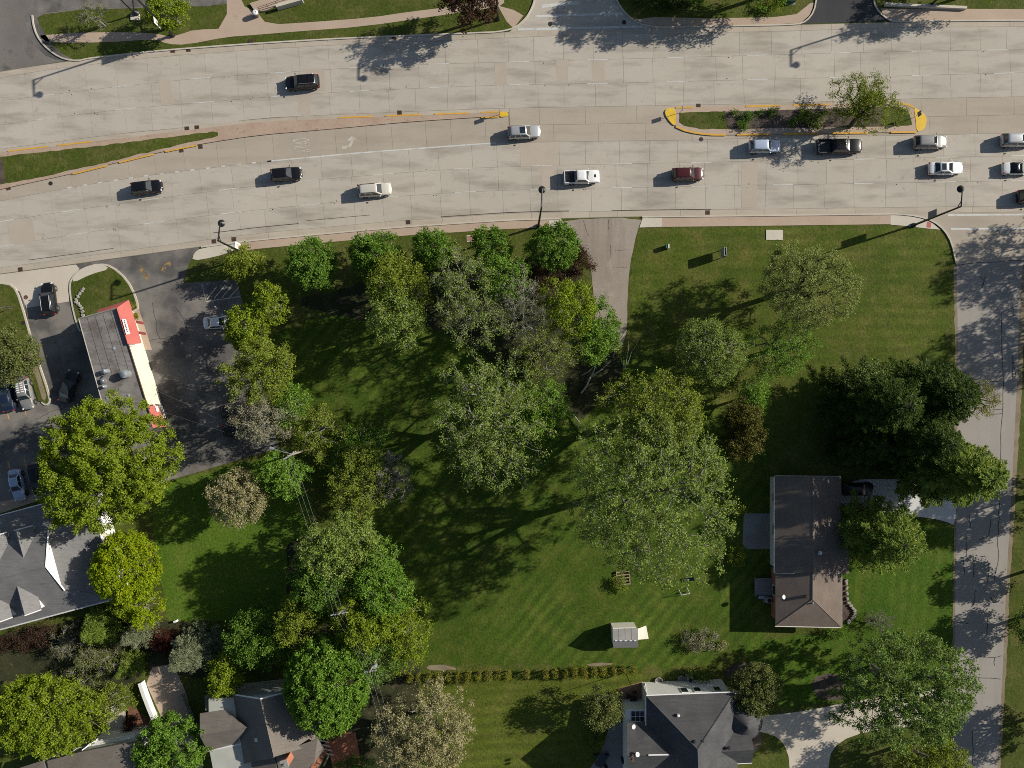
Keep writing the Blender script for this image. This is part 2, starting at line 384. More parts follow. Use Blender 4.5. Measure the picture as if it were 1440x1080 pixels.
struct('ground', 'rough green grass ground under the whole neighbourhood', 'ground', MB().sheet([(-600, -600), (600, -600), (600, 600), (-600, 600)], 0), MATS['grass_rough'])
ground_sheet('lawn', 'large shaded mown lawn with diagonal stripes in the middle of the block', 'lawn',
             jag([(380, 470), (480, 440), (600, 470), (900, 500), (1080, 560), (1085, 880), (1060, 925), (930, 938), (760, 935), (600, 935), (560, 860), (500, 740), (430, 640)], 5, 14, 1), .004, 'grass_mid')
ground_sheet('lawn', 'open sunny lawn beside the wide road with horizontal mowing stripes', 'lawn',
             jag([(893, 322), (1000, 319), (1220, 316), (1336, 322), (1343, 360), (1345, 520), (1250, 560), (1090, 600), (960, 560), (888, 470), (886, 400)], 1.5, 9, 2), .008, 'grass_north')
ground_sheet('lawn', 'small lush lawn speckled with clover behind the parking lot', 'lawn',
             jag([(212, 690), (250, 674), (385, 640), (440, 700), (430, 790), (385, 872), (238, 874), (222, 800)], 2, 10, 3), .008, 'grass_lush')
ground_sheet('lawn', 'yellowish mown lawn south of the clipped evergreen row', 'lawn',
             jag([(590, 955), (700, 952), (905, 948), (890, 985), (840, 1040), (825, 1140), (600, 1140)], 3, 12, 4), .008, 'grass_south')
ground_sheet('lawn', 'front lawn between the brown roofed house and the side street', 'lawn',
             jag([(1190, 715), (1240, 726), (1300, 732), (1341, 742), (1340, 960), (1190, 985), (1060, 1000), (1050, 900), (1180, 890)], 2, 12, 5), .012, 'grass_east')

# boundary lines of the divided road, in photo pixels
BX = {
 'b0': [(-90, 118), (0, 101), (90, 87), (145, 81), (205, 74), (264, 69), (360, 62), (480, 55), (600, 50), (700, 46), (790, 42), (900, 39.5), (1000, 38), (1080, 36.5), (1200, 33), (1300, 30.5), (1440, 29.5), (1540, 29)],
 'b2': [(-90, 154), (0, 142), (62, 134.5), (172, 121), (282, 110), (395, 102), (505, 95), (617, 90), (730, 87), (840, 84), (952, 81), (1065, 78), (1181, 74.5), (1296, 72), (1402, 70.5), (1540, 68.5)],
 'b3': [(-90, 188), (0, 176), (66, 167), (177, 153), (287, 144), (396, 135), (505, 128), (617, 123), (730, 119), (840, 117.5), (952, 115), (1065, 112), (1181, 109), (1296, 106), (1412, 103), (1540, 100.5)],
 'b4': [(-90, 222), (0, 210), (66, 201), (177, 187), (287, 177), (360, 166.5), (417, 163.7), (600, 156), (720, 152), (840, 150), (1065, 146), (1300, 138.5), (1440, 136), (1540, 134)],
 'b5': [(-90, 227), (0, 215), (132, 200), (227, 187.5), (307, 178), (360, 172), (477, 166.5), (675, 159.5), (720, 157.5)],
 'b6': [(-90, 290), (0, 267), (102, 245), (215, 217), (277, 204), (360, 191), (467, 182), (575, 172), (675, 165.5), (720, 163)],
 'b7': [(-90, 300), (0, 283), (97, 264), (141, 257), (206, 247), (315, 234), (375, 227), (500, 215.5), (600, 208), (697, 201), (800, 199.5), (970, 197), (1080, 194), (1300, 190), (1440, 187), (1540, 185)],
 'b8': [(-90, 326), (5, 311), (102, 296), (214, 280), (322, 266), (432, 254), (539, 245), (651, 237), (761, 233), (874, 230.5), (986, 228.5), (1101, 226), (1215, 224), (1331, 221), (1440, 219), (1540, 217)],
 'b9': [(-90, 362), (5, 346), (109, 329), (217, 313), (325, 299), (435, 288), (546, 277), (654, 270), (760, 266), (874, 264), (986, 262), (1101, 260), (1215, 258), (1330, 256), (1440, 254), (1540, 252)],
 'b11': [(-90, 398), (0, 385), (107, 371), (140, 366), (280, 347), (360, 337), (480, 326), (560, 319), (720, 308.5), (900, 304.5), (1080, 302.5), (1240, 300.5), (1440, 298), (1540, 297)],
}
def by(k, x):
    a = BX[k]; f = lambda t: float(np.interp(t, [p[0] for p in a], [p[1] for p in a]))
    return (f(x - 25) + f(x) * 2 + f(x + 25)) / 4
BX['b1'] = [(x, y + 8) for x, y in BX['b0']]
BX['b10'] = [(x, y - 8.5) for x, y in BX['b11']]
BX['m'] = [(x, (by('b4', x) + by('b7', x)) / 2) for x in range(690, 1541, 25)]
def slope(k, x): return (by(k, x + 30) - by(k, x - 30)) / 60
def line(k, x0, x1, step=20, dy=0):
    n = max(1, int(abs(x1 - x0) / step)); return [(x0 + (x1 - x0) * i / n, by(k, x0 + (x1 - x0) * i / n) + dy) for i in range(n + 1)]
def band(a, b, x0, x1, da=0, db=0): return line(a, x0, x1, 15, da) + line(b, x0, x1, 15, db)[::-1]

ZS = .036                      # top of the road slabs
road_w = struct('westbound_road', 'three concrete lanes of the wide road on the side of the north pavements', 'road', MB().sheet(pts(band('b0', 'b4', -90, 1540, -.5, 0) ), .014), MATS['road_bed'])
road_e = struct('eastbound_road', 'three concrete lanes and turn lane of the wide road beside the wooded lot', 'road', MB().sheet(pts(line('b4', -90, 1540, 15, .05) + line('b11', -90, 1540, 15, .5)[::-1]), .010), MATS['road_bed'])
rs = random.Random(7)
def slabs(road, a, b, ref, x0, x1, step, mat, phase, jit=4, dz=0.0, half=()):
    xs = []; x = x0 + phase
    xs.append(x0)
    while x < x1 - step * .4: xs.append(x + rs.uniform(-jit, jit)); x += step
    xs.append(x1)
    g = .0125
    for i in range(len(xs) - 1):
        q = []
        for xx, sgn in ((xs[i], 1), (xs[i + 1], -1)):
            for k, sy in ((a, -1), (b, 1)):
                m = slope(ref, xx); xk = xx - m * (by(k, xx) - by(ref, xx))
                p = P(xk, by(k, xk)); q.append((p.x + sgn * g, p.y + sy * g))
        tl, bl, tr, br = q
        o = MB().prism([bl, br, tr, tl], .012, ZS + dz + rs.uniform(-.002, .002)).build('slab', MATS[mat], road)
ST = 41.6
slabs(road_w, 'b0', 'b1', 'b3', -88, 1538, ST, 'gutter', 10)
slabs(road_w, 'b1', 'b2', 'b3', -88, 1538, ST, 'road_slab', 10)
slabs(road_w, 'b2', 'b3', 'b3', -88, 1538, ST, 'road_slab', 10)
slabs(road_w, 'b3', 'b4', 'b3', -88, 1538, ST, 'road_slab', 10)
slabs(road_e, 'b4', 'b5', 'b5', -88, 716, ST * 2, 'gutter', 10)
slabs(road_e, 'b6', 'b7', 'b7', -88, 716, ST, 'road_slab_warm', 20)
slabs(road_e, 'b4', 'm', 'm', 716.6, 1538, ST * 1.6, 'road_slab_warm', 44)
slabs(road_e, 'm', 'b7', 'm', 716.6, 1538, ST * 1.6, 'road_slab_warm', 60)
slabs(road_e, 'b7', 'b8', 'b8', -88, 1538, ST, 'road_slab', 0)
slabs(road_e, 'b8', 'b9', 'b8', -88, 1538, ST, 'road_slab', 0)
slabs(road_e, 'b9', 'b10', 'b8', -88, 1538, ST, 'road_slab', 0)
slabs(road_e, 'b10', 'b11', 'b8', -88, 1538, ST, 'gutter', 0)
def quad_px(cx, cy, w, h, m): 
    return [(cx - w / 2, cy - h / 2 - m * w / 2), (cx + w / 2, cy - h / 2 + m * w / 2), (cx + w / 2 - m * h, cy + h / 2 + m * w / 2), (cx - w / 2 - m * h, cy + h / 2 - m * w / 2)]
for cx, cy, w, h, rd in ((232, 130, 17, 33, road_w), (704, 104, 17, 32, road_w), (790, 100, 17, 32, road_w), (841, 99, 18, 32, road_w), (443, 113, 26, 32, road_w), (427, 147, 17, 28, road_w),
                         (757, 217, 52, 33, road_e), (1053, 244, 22, 31, road_e), (1053, 276, 22, 31, road_e), (28, 326, 36, 33, road_e), (770, 249, 18, 30, road_e)):
    MB().prism(pts(quad_px(cx, cy, w, h, slope('b3' if rd is road_w else 'b8', cx))), .03, ZS + .006).build('repair_patch', MATS['slab_patch'], rd)
ZP = ZS + .012
def dash(road, k, x, L=29, w=.11, mat='paint_white', dy=0):
    MB().ribbon(pts(line(k, x - L / 2, x + L / 2, 10, dy)), w, ZP).build('lane_dash', MATS[mat], road)
for x in (-48, 62, 172, 282, 395, 505, 617, 730, 840, 952, 1065, 1181, 1296, 1402): dash(road_w, 'b2', x)
for x in (-44, 66, 177, 287, 396, 505, 617, 730, 840, 952, 1065, 1181, 1296, 1412): dash(road_w, 'b3', x)
for x in (5, 102, 214, 322, 432, 539, 651, 761, 874, 986, 1101, 1215, 1331, 1436): dash(road_e, 'b8', x)
for x in (5, 109, 217, 325, 435, 546, 654, 760, 874, 986, 1101, 1215, 1330, 1436): dash(road_e, 'b9', x)
for i in range(14): dash(road_e, 'b7', 98 + i * 21.6, 6, .22)
MB().ribbon(pts(line('b7', 376, 698, 12)), .2, ZP).build('turn_lane_line', MATS['paint_white'], road_e)
for x0, x1 in ((12, 67), (82, 132), (477, 525), (543, 592), (612, 659), (677, 702)): MB().ribbon(pts(line('b5', x0, x1, 10, -.6)), .2, .17).build('yellow_kerb_paint', MATS['paint_amber'], road_e)
for x0, x1 in ((103, 152), (168, 217), (233, 278), (677, 702)): MB().ribbon(pts(line('b6', x0, x1, 10, .6)), .2, .17).build('yellow_kerb_paint', MATS['paint_amber'], road_e)
# small tar spots beside the lane lines
rt = random.Random(77)
for rd, k, xs in ((road_w, 'b2', (98, 128, 322, 348, 540, 765, 1025, 1245, 1110, 1380)), (road_w, 'b3', (104, 133, 326, 352, 545, 572, 766, 800, 1020, 1252, 1385)), (road_e, 'b8', (50, 150, 165, 370, 480, 600, 690, 850, 1030, 1140, 1265, 1300)), (road_e, 'b9', (60, 160, 175, 380, 470, 610, 820, 1050, 1150, 1260, 1375))):
    for x in xs:
        for j in range(rt.randint(1, 2)):
            c = P(x + j * 3.2 + rt.uniform(-1, 1), by(k, x) + rt.choice((-2, 1.5, 2.5)) + rt.uniform(-.6, .6)); MB().lathe([(rt.uniform(.05, .09), 0), (.04, .004)], 7, (c.x, c.y, ZP - .003)).build('tar_spot', MATS['tar'], rd)
for x0, x1, dy, w_ in ((300, 420, -17, .10), (620, 800, -10, .12), (860, 1000, -9, .10), (40, 160, -14, .08), (430, 520, -20, .07)):
    MB().ribbon(pts(line('b11', x0, x1, 10, dy)), w_, ZP - .002).build('seam_stain', MATS['mulch'], road_e)
# lettering and arrow in the turn lane, worn paint
def text_mesh(body, size):
    cu = bpy.data.curves.new('text', 'FONT'); cu.body = body; cu.size = size; cu.align_x = 'CENTER'; cu.align_y = 'CENTER'
    o = bpy.data.objects.new('tmp_text', cu); col.objects.link(o)
    bpy.context.view_layer.update()
    me = bpy.data.meshes.new_from_object(o.evaluated_get(bpy.context.evaluated_depsgraph_get()))
    bpy.data.objects.remove(o); return me
me = text_mesh('ONLY', 1.0); me.materials.append(MATS['paint_worn'])
xs_ = [v.co.x for v in me.vertices]; ys_ = [v.co.y for v in me.vertices]
for v in me.vertices:
    v.co.x = (v.co.x - (max(xs_) + min(xs_)) / 2) / (max(xs_) - min(xs_)) * 2.05; v.co.y = (v.co.y - (max(ys_) + min(ys_)) / 2) / (max(ys_) - min(ys_)) * 2.35
o = link('road_lettering', me, road_e); p = P(424, 205); o.location = (p.x, p.y, ZP); o.rotation_euler = (0, 0, math.radians(-85))
ar = MB(); sp = [(480.5, 207.5), (486, 207.6), (491, 206), (494.5, 201), (495, 197)]
ar.ribbon(pts(smooth(sp, 2, False)), .42, ZP); ar.sheet(pts([(487, 198.5), (502, 197), (495, 191)]), ZP + .002)
ar.build('turn_arrow', MATS['paint_worn'], road_e)

# medians
med = raised('median', 'long narrow raised median of reddish concrete with a pointed grass wedge', 'median', line('b5', -90, 704, 15, .4) + [(712, 158.5), (715, 161), (712, 164)] + line('b6', 704, -90, 15, -.4), .02, .15, 'median_red')
raised('median_grass', None, None, jag([(-90, 236), (2, 221), (60, 214), (140, 206), (230, 194), (300, 186), (308, 187), (307, 192), (240, 207), (150, 229), (60, 249), (10, 258), (-90, 280)], .8, 8, 6), .15, .165, 'grass_rough', 0, med)
raised('mulch_bed', None, None, [(-90, 238), (3, 222), (6, 235), (9, 257), (-90, 279)], .16, .172, 'mulch', 0, med)
raised('yellow_nose', None, None, smooth([(702, 158), (712, 157.6), (716, 161), (712, 164.6), (702, 165)], 2), .02, .18, 'paint_yellow', 0, med)
isl = raised('island', 'raised planted road island with yellow painted noses at both ends', 'island',
             smooth([(934, 160), (937, 153), (950, 152), (1000, 151), (1140, 148), (1262, 145.5), (1278, 147), (1290, 155), (1300, 163), (1302, 172), (1298, 182), (1288, 186), (1150, 188), (1040, 190), (995, 190), (965, 185), (944, 174)], 1), .02, .15, 'walk_tan')
def island_bed(name, px, z1, mat): return raised(name, None, None, px, .15, z1, mat, 0, isl)
island_bed('island_grass', jag([(955, 159), (1020, 157), (1022, 182), (985, 182), (962, 177), (955, 172)], .5, 6, 8), .166, 'grass_rough')
island_bed('mulch_bed', [(1021, 157.5), (1240, 151), (1240, 178.5), (1021, 182)], .165, 'mulch')
island_bed('island_grass', jag([(1239, 150.5), (1262, 150), (1277, 157), (1282, 176.5), (1239, 178)], .5, 6, 9), .17, 'grass_rough')
island_bed('yellow_nose', smooth([(933.8, 160), (937, 152.8), (950, 152), (950, 178), (943, 174)], 1), .18, 'paint_yellow')
island_bed('yellow_nose', smooth([(1284, 151), (1291, 155), (1301, 163), (1302.5, 172), (1298.5, 182.5), (1288, 186), (1287, 170)], 1), .18, 'paint_yellow')
for a in ([(950, 152), (974, 151.6)], [(1048, 150.2), (1096, 149.2)], [(1115, 148.6), (1166, 147.4)], [(1215, 146.5), (1232, 146.2)], [(1262, 145.8), (1276, 147.5), (1285, 152)],
          [(950, 178.5), (966, 185.5), (995, 190), (1020, 190.2)], [(1036, 190), (1084, 189.4)], [(1100, 189), (1150, 188.2)], [(1170, 187.8), (1220, 187.2)], [(1252, 186.6), (1288, 186.2)]):
    MB().strip(pts(smooth(a, 1, False)), .24, .10, .178).build('yellow_kerb_paint', MATS['paint_amber'], isl)

# kerbs and walks
kerb('low concrete kerb along the north edge of the road, west of the side street', line('b0', 150, 700, 20, -.6) + [(722, 41), (735, 31), (744, 20), (752, 2), (756, -30)])
kerb('low concrete kerb along the north edge of the road, between the side street and the dark drive', [(862, -30), (866, -2), (872, 10), (882, 22), (897, 33), (915, 38)] + line('b0', 925, 1110, 20, -.6) + [(1128, 33.5), (1140, 24), (1147, 8), (1150, -30)], sm=1)
kerb('low concrete kerb along the north edge of the road, east of the dark drive', [(1226, -30), (1228, 4), (1236, 18), (1250, 29)] + line('b0', 1262, 1540, 20, -.6), sm=1)
kerb('curved kerb round the grass corner of the worn northwest lot', [(46, 22), (47, 34), (52, 50), (62, 64), (76, 76), (92, 84), (110, 86)] + line('b0', 125, 150, 12, -.6), sm=1)
kerb('long kerb between the road and the tan pavement by the wooded lot', line('b11', 283, 788, 20, .8))
kerb('kerb between the road and the tan pavement of the sunny lawn', line('b11', 903, 1262, 20, .8) + [(1290, 304), (1312, 311), (1328, 324), (1338, 342), (1344, 370)], sm=1)
ground_sheet('pavement', 'tan concrete pavement strip beside the wooded lot', 'pavement', line('b11', 325, 790, 20, 1.6) + [(797, 321)] + line('b11', 780, 333, 20, 13)[:], .05, 'walk_tan')
ground_sheet('pavement', 'tan concrete pavement strip along the sunny lawn', 'pavement', line('b11', 905, 1252, 20, 1.6) + line('b11', 1252, 900, 20, 15), .05, 'walk_tan')
ground_sheet('pavement', 'pale concrete corner ramp at the side street crossing', 'pavement', [(1252, 302.3), (1268, 302.5), (1292, 306), (1310, 313), (1322, 323), (1300, 321), (1275, 318), (1252, 316)], .054, 'walk_light')
ground_sheet('pavement', 'two pale concrete squares east of the brown driveway mouth', 'pavement', [(904, 306.2), (931, 305.6), (931, 319), (899, 320)], .056, 'walk_light')
ground_sheet('pavement', 'pale concrete squares west of the brown driveway mouth', 'pavement', [(772, 308), (788, 307.6), (797, 321), (772, 321)], .056, 'walk_light')
ground_sheet('pavement', 'pale concrete apron corner between asphalt lot entrance and lamp', 'pavement', smooth([(282, 349), (332, 342), (333, 352), (300, 362), (270, 367), (273, 356)], 1), .056, 'walk_light')
MB().sheet(pts([(1303.5, 311.5), (1309, 313.5), (1308.5, 320.3), (1302.5, 319.8)]), .062).build('tactile_strip', MATS['awning_red'], bpy.data.objects['pavement.002'])
ground_sheet('path', 'curving tan footpath along the northwest grass corner', 'path', smooth([(54, 50), (65, 49), (130, 45), (215, 46), (240, 52), (258, 47), (272, 42), (319, 40), (319, -40), (334, -40), (338, 6), (362, 18), (376, 35), (440, 31), (520, 25), (580, 16), (640, 9), (700, -8), (712, 2), (700, 10), (617, 22), (510, 37.5), (420, 44), (360, 49), (318, 52), (262, 63), (235, 62), (220, 55), (142, 60), (67, 60)], 1), .012, 'walk_tan')
ground_sheet('pavement', 'pavement corner with red tactile ramp at the north side street', 'pavement', [(700, 8), (722, 14), (736, 22), (722, 40), (712, 30)], .03, 'walk_tan')
ground_sheet('pavement', 'tan pavement strip between shaded hedge and road, by the dark drive', 'pavement', [(893, 28), (920, 24), (1000, 26), (1090, 24), (1120, 20), (1140, 4), (1146, 4), (1138, 22), (1126, 32), (1060, 36), (915, 38)], .03, 'walk_tan')
ground_sheet('pavement', 'tan pavement strip behind the kerb east of the dark drive', 'pavement', [(1238, 12), (1440, 13), (1540, 13), (1540, 27), (1252, 29), (1244, 24)], .03, 'walk_tan')
ground_sheet('side_street', 'concrete side street mouth with two white crosswalk lines, north of the road', 'street', [(716, 45), (735, 31), (744, 20), (752, 2), (757, -60), (861, -60), (866, -2), (872, 10), (882, 22), (897, 33), (916, 39.5)], .02, 'road_slab')
sst = bpy.data.objects['side_street']
for a, b in (((752, 23), (876, 19)), ((728, 41.5), (906, 37.4)), ((762, 9), (815, 4))): MB().ribbon(pts([a, b]), .34 if a[1] != 9 else .5, .03).build('crosswalk_line', MATS['paint_white'], sst)
ground_sheet('drive', 'dark smooth asphalt drive entrance with concrete flares', 'drive', smooth([(1128, 33.4), (1138, 24), (1148, 4), (1151, -60), (1226, -60), (1228, 4), (1238, 18), (1250, 29.5)], 0), .024, 'asphalt_dark')
ground_sheet('lot', 'worn grey asphalt lot entrance at the northwest corner', 'parking lot', [(-200, -120), (330, -120), (319, 6), (230, 10), (110, 14), (47, 22), (47, 34), (52, 50), (62, 64), (76, 76), (92, 85.5), (0, 101), (-90, 118), (-200, 130)], .008, 'asphalt_old')
ground_sheet('lot', 'fresh dark asphalt strip behind the northwest grass corner', 'parking lot', smooth([(60, -40), (318, -40), (318, 9), (230, 9), (110, 13), (50, 20), (58, 40), (80, 72), (110, 87), (70, 84), (44, 60), (34, 30), (40, 16)], 1), .012, 'asphalt_lot')

# side street on the east
est = ground_sheet('street', 'pale worn side street running beside the houses', 'street', [(1240, 300.5), (1290, 304), (1312, 311), (1328, 324), (1338, 342), (1345, 375), (1347, 500), (1345, 720), (1343, 860), (1341, 1000), (1339, 1160), (1397, 1160), (1402, 1080), (1410, 940), (1415, 820), (1422, 700), (1430, 540), (1433, 450), (1438, 375), (1446, 345), (1465, 320), (1540, 300), (1540, 296)], .018, 'asphalt_east')
ground_sheet('apron', 'concrete mouth of the worn side street with white crosswalk lines', 'street', [(1240, 300.6), (1290, 304), (1312, 311), (1328, 324), (1338, 342), (1345, 372), (1440, 366), (1446, 345), (1465, 320), (1540, 300.5), (1540, 297.2), (1440, 298.3)], .024, 'road_slab_warm')
apr = bpy.data.objects['apron']
for a, b in (((1333, 302.5), (1480, 301.5)), ((1337, 322), (1480, 321))): MB().ribbon(pts([a, b]), .26, .032).build('crosswalk_line', MATS['paint_white'], apr)
r5 = random.Random(11)
def wob(px, amp=.8, n=4):
    out = []
    for i in range(len(px) - 1):
        a, b = px[i], px[i + 1]
        for j in range(n): t = j / n; out.append((a[0] + (b[0] - a[0]) * t + r5.uniform(-amp, amp), a[1] + (b[1] - a[1]) * t + r5.uniform(-amp, amp)))
    return out + [px[-1]]
for c in ([(1345, 373), (1365, 370), (1437, 366)], [(1408, 440), (1409, 480), (1411, 540), (1408, 600), (1406, 660), (1405, 720), (1403, 760), (1404, 790), (1398, 815)], [(1412, 428), (1425, 432), (1426, 446)],
          [(1378, 388), (1384, 396), (1380, 404), (1386, 388)], [(1357, 422), (1367, 410)], [(1347, 529), (1370, 534), (1402, 537), (1412, 530), (1428, 529)], [(1390, 576), (1410, 575)], [(1391, 583), (1409, 581)],
          [(1393, 730), (1391, 752), (1376, 760)], [(1363, 722), (1365, 742)], [(1358, 756), (1360, 786)], [(1354, 784), (1357, 808)], [(1369, 782), (1369, 812)], [(1389, 788), (1391, 806), (1388, 820)], [(1372, 830), (1369, 850), (1366, 853)],
          [(1353, 924), (1370, 923), (1395, 925), (1408, 922)], [(1398, 925), (1398, 936)], [(1366, 952), (1407, 955)], [(1367, 1027), (1368, 1060), (1366, 1085)], [(1344, 876), (1362, 877)], [(1424, 500), (1428, 530), (1423, 533), (1424, 508)], [(1392, 838), (1396, 848), (1404, 846)], [(1388, 870), (1388, 892)]):
    MB().ribbon(pts(wob(c)), .085, .0265).build('tar_seam', MATS['tar'], est)
ground_sheet('verge', 'thin tan dirt edge along the far side of the side street', 'verge', jag([(1446, 372), (1441, 450), (1437, 540), (1428, 700), (1420, 820), (1415, 940), (1407, 1080), (1402, 1160), (1396, 1160), (1401, 1080), (1409, 940), (1414, 820), (1421, 700), (1429, 540), (1432, 450), (1437, 372)], .8, 8, 21), .014, 'soil_tan')
ground_sheet('verge', 'thin dirt edge along the lawn side of the side street', 'verge', jag([(1341, 375), (1348, 375), (1350, 500), (1348, 720), (1346, 860), (1344, 1000), (1342, 1160), (1337, 1160), (1339, 1000), (1340, 860), (1342, 720), (1343, 500)], .8, 8, 22), .015, 'soil_tan')
# driveways
ground_sheet('driveway', 'worn brownish asphalt driveway leading from the road into the trees', 'driveway', jag(smooth([(786, 308.8), (800, 322), (818, 345), (830, 370), (835, 420), (838, 470), (848, 492), (874, 492), (882, 462), (882, 420), (885, 377), (896, 322), (905, 305.6)], 1), .35, 8, 23), .026, 'drive_brown')
dw = bpy.data.objects['driveway']
for c in ([(820, 309), (824, 322), (828, 332)], [(856, 309), (855, 324)], [(858, 345), (859, 362)], [(862, 376), (882, 376)], [(864, 352), (884, 352)]): MB().ribbon(pts(wob(c, .7, 6)), .04, .0335).build('crack', MATS['tar'], dw)
ground_sheet('driveway', 'bright white concrete driveway of the brown roofed house', 'driveway', smooth([(1180, 674), (1300, 674), (1330, 684), (1344, 686), (1344, 740), (1330, 733), (1300, 727), (1240, 722), (1180, 714)], 1), .022, 'drive_white')
ground_sheet('driveway', 'cream concrete driveway forking under the leafy street maple', 'driveway', smooth([(1040, 1008), (1080, 1006), (1130, 1000), (1190, 988), (1260, 977), (1342, 964), (1342, 1014), (1280, 1022), (1220, 1028), (1180, 1042), (1164, 1066), (1162, 1150), (1112, 1150), (1111, 1070), (1102, 1044), (1085, 1032), (1050, 1026)], 1), .022, 'drive_cream')
ground_sheet('driveway', 'tan concrete driveway beside the low white wall', 'driveway', [(206, 962), (214, 938), (244, 934), (262, 975), (292, 1110), (250, 1110), (230, 1015)], .022, 'walk_tan')
lot = ground_sheet('parking_lot', 'patched dark asphalt parking lot round the red trimmed restaurant', 'parking lot', [(-200, 410), (-90, 399), (0, 386), (107, 372), (140, 367), (281, 347.4), (270, 362), (262, 380), (258, 398), (290, 396), (332, 393), (340, 420), (352, 470), (372, 560), (392, 630), (250, 672), (180, 694), (100, 690), (0, 712), (-200, 765)], .012, 'asphalt_lot')
ground_sheet('apron', 'concrete drive-through entrance between two grass islands', 'apron', smooth([(-30, 390), (0, 386), (107, 372), (112, 378), (100, 396), (97, 424), (37, 433), (28, 410), (0, 398)], 0), .02, 'drive_cream')
def kerbed_island(label, px, sm=1, mat='grass_rough'):
    q = smooth(px, sm)
    o = raised('traffic_island', label, 'island', q, .0, .14, 'kerb_concrete')
    cx = sum(a[0] for a in q) / len(q); cy = sum(a[1] for a in q) / len(q); inner = []
    n = len(q)
    for i in range(n):
        a, b, c = q[i - 1], q[i], q[(i + 1) % n]; dx, dy = c[0] - a[0], c[1] - a[1]; d = math.hypot(dx, dy) or 1
        nx, ny = -dy / d, dx / d
        if (cx - b[0]) * nx + (cy - b[1]) * ny < 0: nx, ny = -nx, -ny
        inner.append((b[0] + nx * 2.6, b[1] + ny * 2.6))
    raised('planting', None, None, inner, .13, .155, mat, 0, o); return o
i1 = kerbed_island('grass island with kerb between concrete entrance and asphalt entrance', [(97, 400), (104, 386), (118, 376), (140, 370), (158, 373), (180, 392), (194, 420), (196, 440), (150, 446), (114, 470), (107, 455), (100, 425)])
raised('ramp', None, None, smooth([(103, 390), (116, 377), (140, 370.5), (157, 378), (128, 386), (104, 398)], 1), .15, .168, 'walk_light', 0, i1)
i2 = kerbed_island('long kerbed island west of the drive-through lane, ending in a rounded tip', [(-120, 402), (0, 396), (20, 400), (30, 420), (50, 492), (73, 560), (70, 570), (61, 570), (56, 560), (46, 528), (20, 522), (-120, 524)])
raised('dirt_strip', None, None, [(34, 492), (46, 490), (66, 556), (64, 564), (60, 560), (50, 525)], .15, .165, 'soil_tan', 0, i2)
ground_sheet('walkway', 'tan concrete entry walk beside the red awning', 'walkway', [(180, 420), (192, 424), (209, 476), (214, 492), (200, 492), (188, 450)], .03, 'walk_tan')
ground_sheet('walkway', 'tan concrete walk along the front of the grey dormer building', 'walkway', [(-120, 738), (0, 706), (60, 692), (112, 682), (112, 690), (60, 702), (0, 722), (-120, 752)], .03, 'walk_tan')
for a, b in (((7, 568), (13, 590)), ((34, 572), (37, 583)), ((11, 648), (16, 668)), ((34, 645), (48, 697)), ((64, 640), (70, 690)), ((-2, 700), (0, 708))): MB().ribbon(pts([a, b]), .12, .019).build('bay_line', MATS['paint_amber'], lot)
for c in ([(284, 400), (290, 424), (338, 417)], [(291, 421), (305, 403)], [(301, 420), (316, 402)], [(312, 419), (327, 400)], [(323, 418), (336, 404)]): MB().ribbon(pts(c), .13, .019).build('bay_line', MATS['paint_worn'], lot)
for c in ([(196, 375), (203, 383), (207, 392)], [(229, 382), (232, 374), (240, 370)]): MB().ribbon(pts(smooth(c, 2, False)), .55, .019).build('worn_arrow', MATS['paint_faded'], lot)
for c in ([(214, 425), (222, 470), (226, 478)], [(245, 430), (258, 448), (263, 466)], [(206, 480), (232, 475), (255, 470)], [(95, 583), (101, 600)], [(50, 590), (70, 580), (95, 572)]): MB().ribbon(pts(wob(c, 1.0, 6)), .05, .0185).build('crack', MATS['tar'], lot)
# patios and beds
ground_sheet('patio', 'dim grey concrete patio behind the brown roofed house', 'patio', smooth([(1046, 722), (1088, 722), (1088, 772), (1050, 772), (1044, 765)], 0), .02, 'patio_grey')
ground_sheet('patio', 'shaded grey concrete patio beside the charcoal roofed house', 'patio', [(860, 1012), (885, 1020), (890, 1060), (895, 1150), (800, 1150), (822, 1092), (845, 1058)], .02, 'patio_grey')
ground_sheet('patio', 'brown paved terrace at the corner of the charcoal roofed house', 'patio', smooth([(870, 968), (904, 958), (910, 975), (905, 1000), (876, 1000)], 0), .02, 'pavers')
ground_sheet('patio', 'small square cream patio beside the red mulch bed', 'patio', smooth([(152, 995), (174, 988), (180, 1000), (178, 1030), (150, 1030)], 0), .02, 'walk_light')
ground_sheet('patio', 'orange brick paved terrace by the brick chimney house', 'patio', [(462, 1050), (480, 1030), (500, 1030), (508, 1075), (470, 1090)], .02, 'brick_red')
ground_sheet('mulch_bed', 'red mulch bed with round shrubs beside the white wall', 'bed', smooth([(176, 990), (200, 1003), (215, 1015), (212, 1030), (190, 1032), (178, 1030)], 1), .02, 'mulch_red')
ground_sheet('mulch_bed', 'bare brown mulch bed near the charcoal roofed house', 'bed', jag(smooth([(1015, 945), (1035, 932), (1070, 930), (1082, 940), (1060, 955), (1030, 960)], 2), .5, 5, 31), .02, 'mulch')
ground_sheet('mulch_bed', 'round dark mulch ring under the leafy street maple', 'bed', jag(smooth([(1142, 955), (1160, 946), (1188, 950), (1190, 985), (1155, 985), (1143, 972)], 2), .5, 5, 32), .02, 'mulch')
ground_sheet('mulch_bed', 'narrow planted bed in front of the brown roofed house', 'bed', smooth([(1182, 812), (1189, 820), (1190, 842), (1200, 860), (1192, 872), (1182, 876)], 1), .02, 'mulch')
ground_sheet('mulch_bed', 'curved mulch bed beside the east wing of the charcoal roofed house', 'bed', smooth([(1052, 1028), (1070, 1026), (1072, 1045), (1060, 1060), (1052, 1058)], 1), .02, 'mulch')
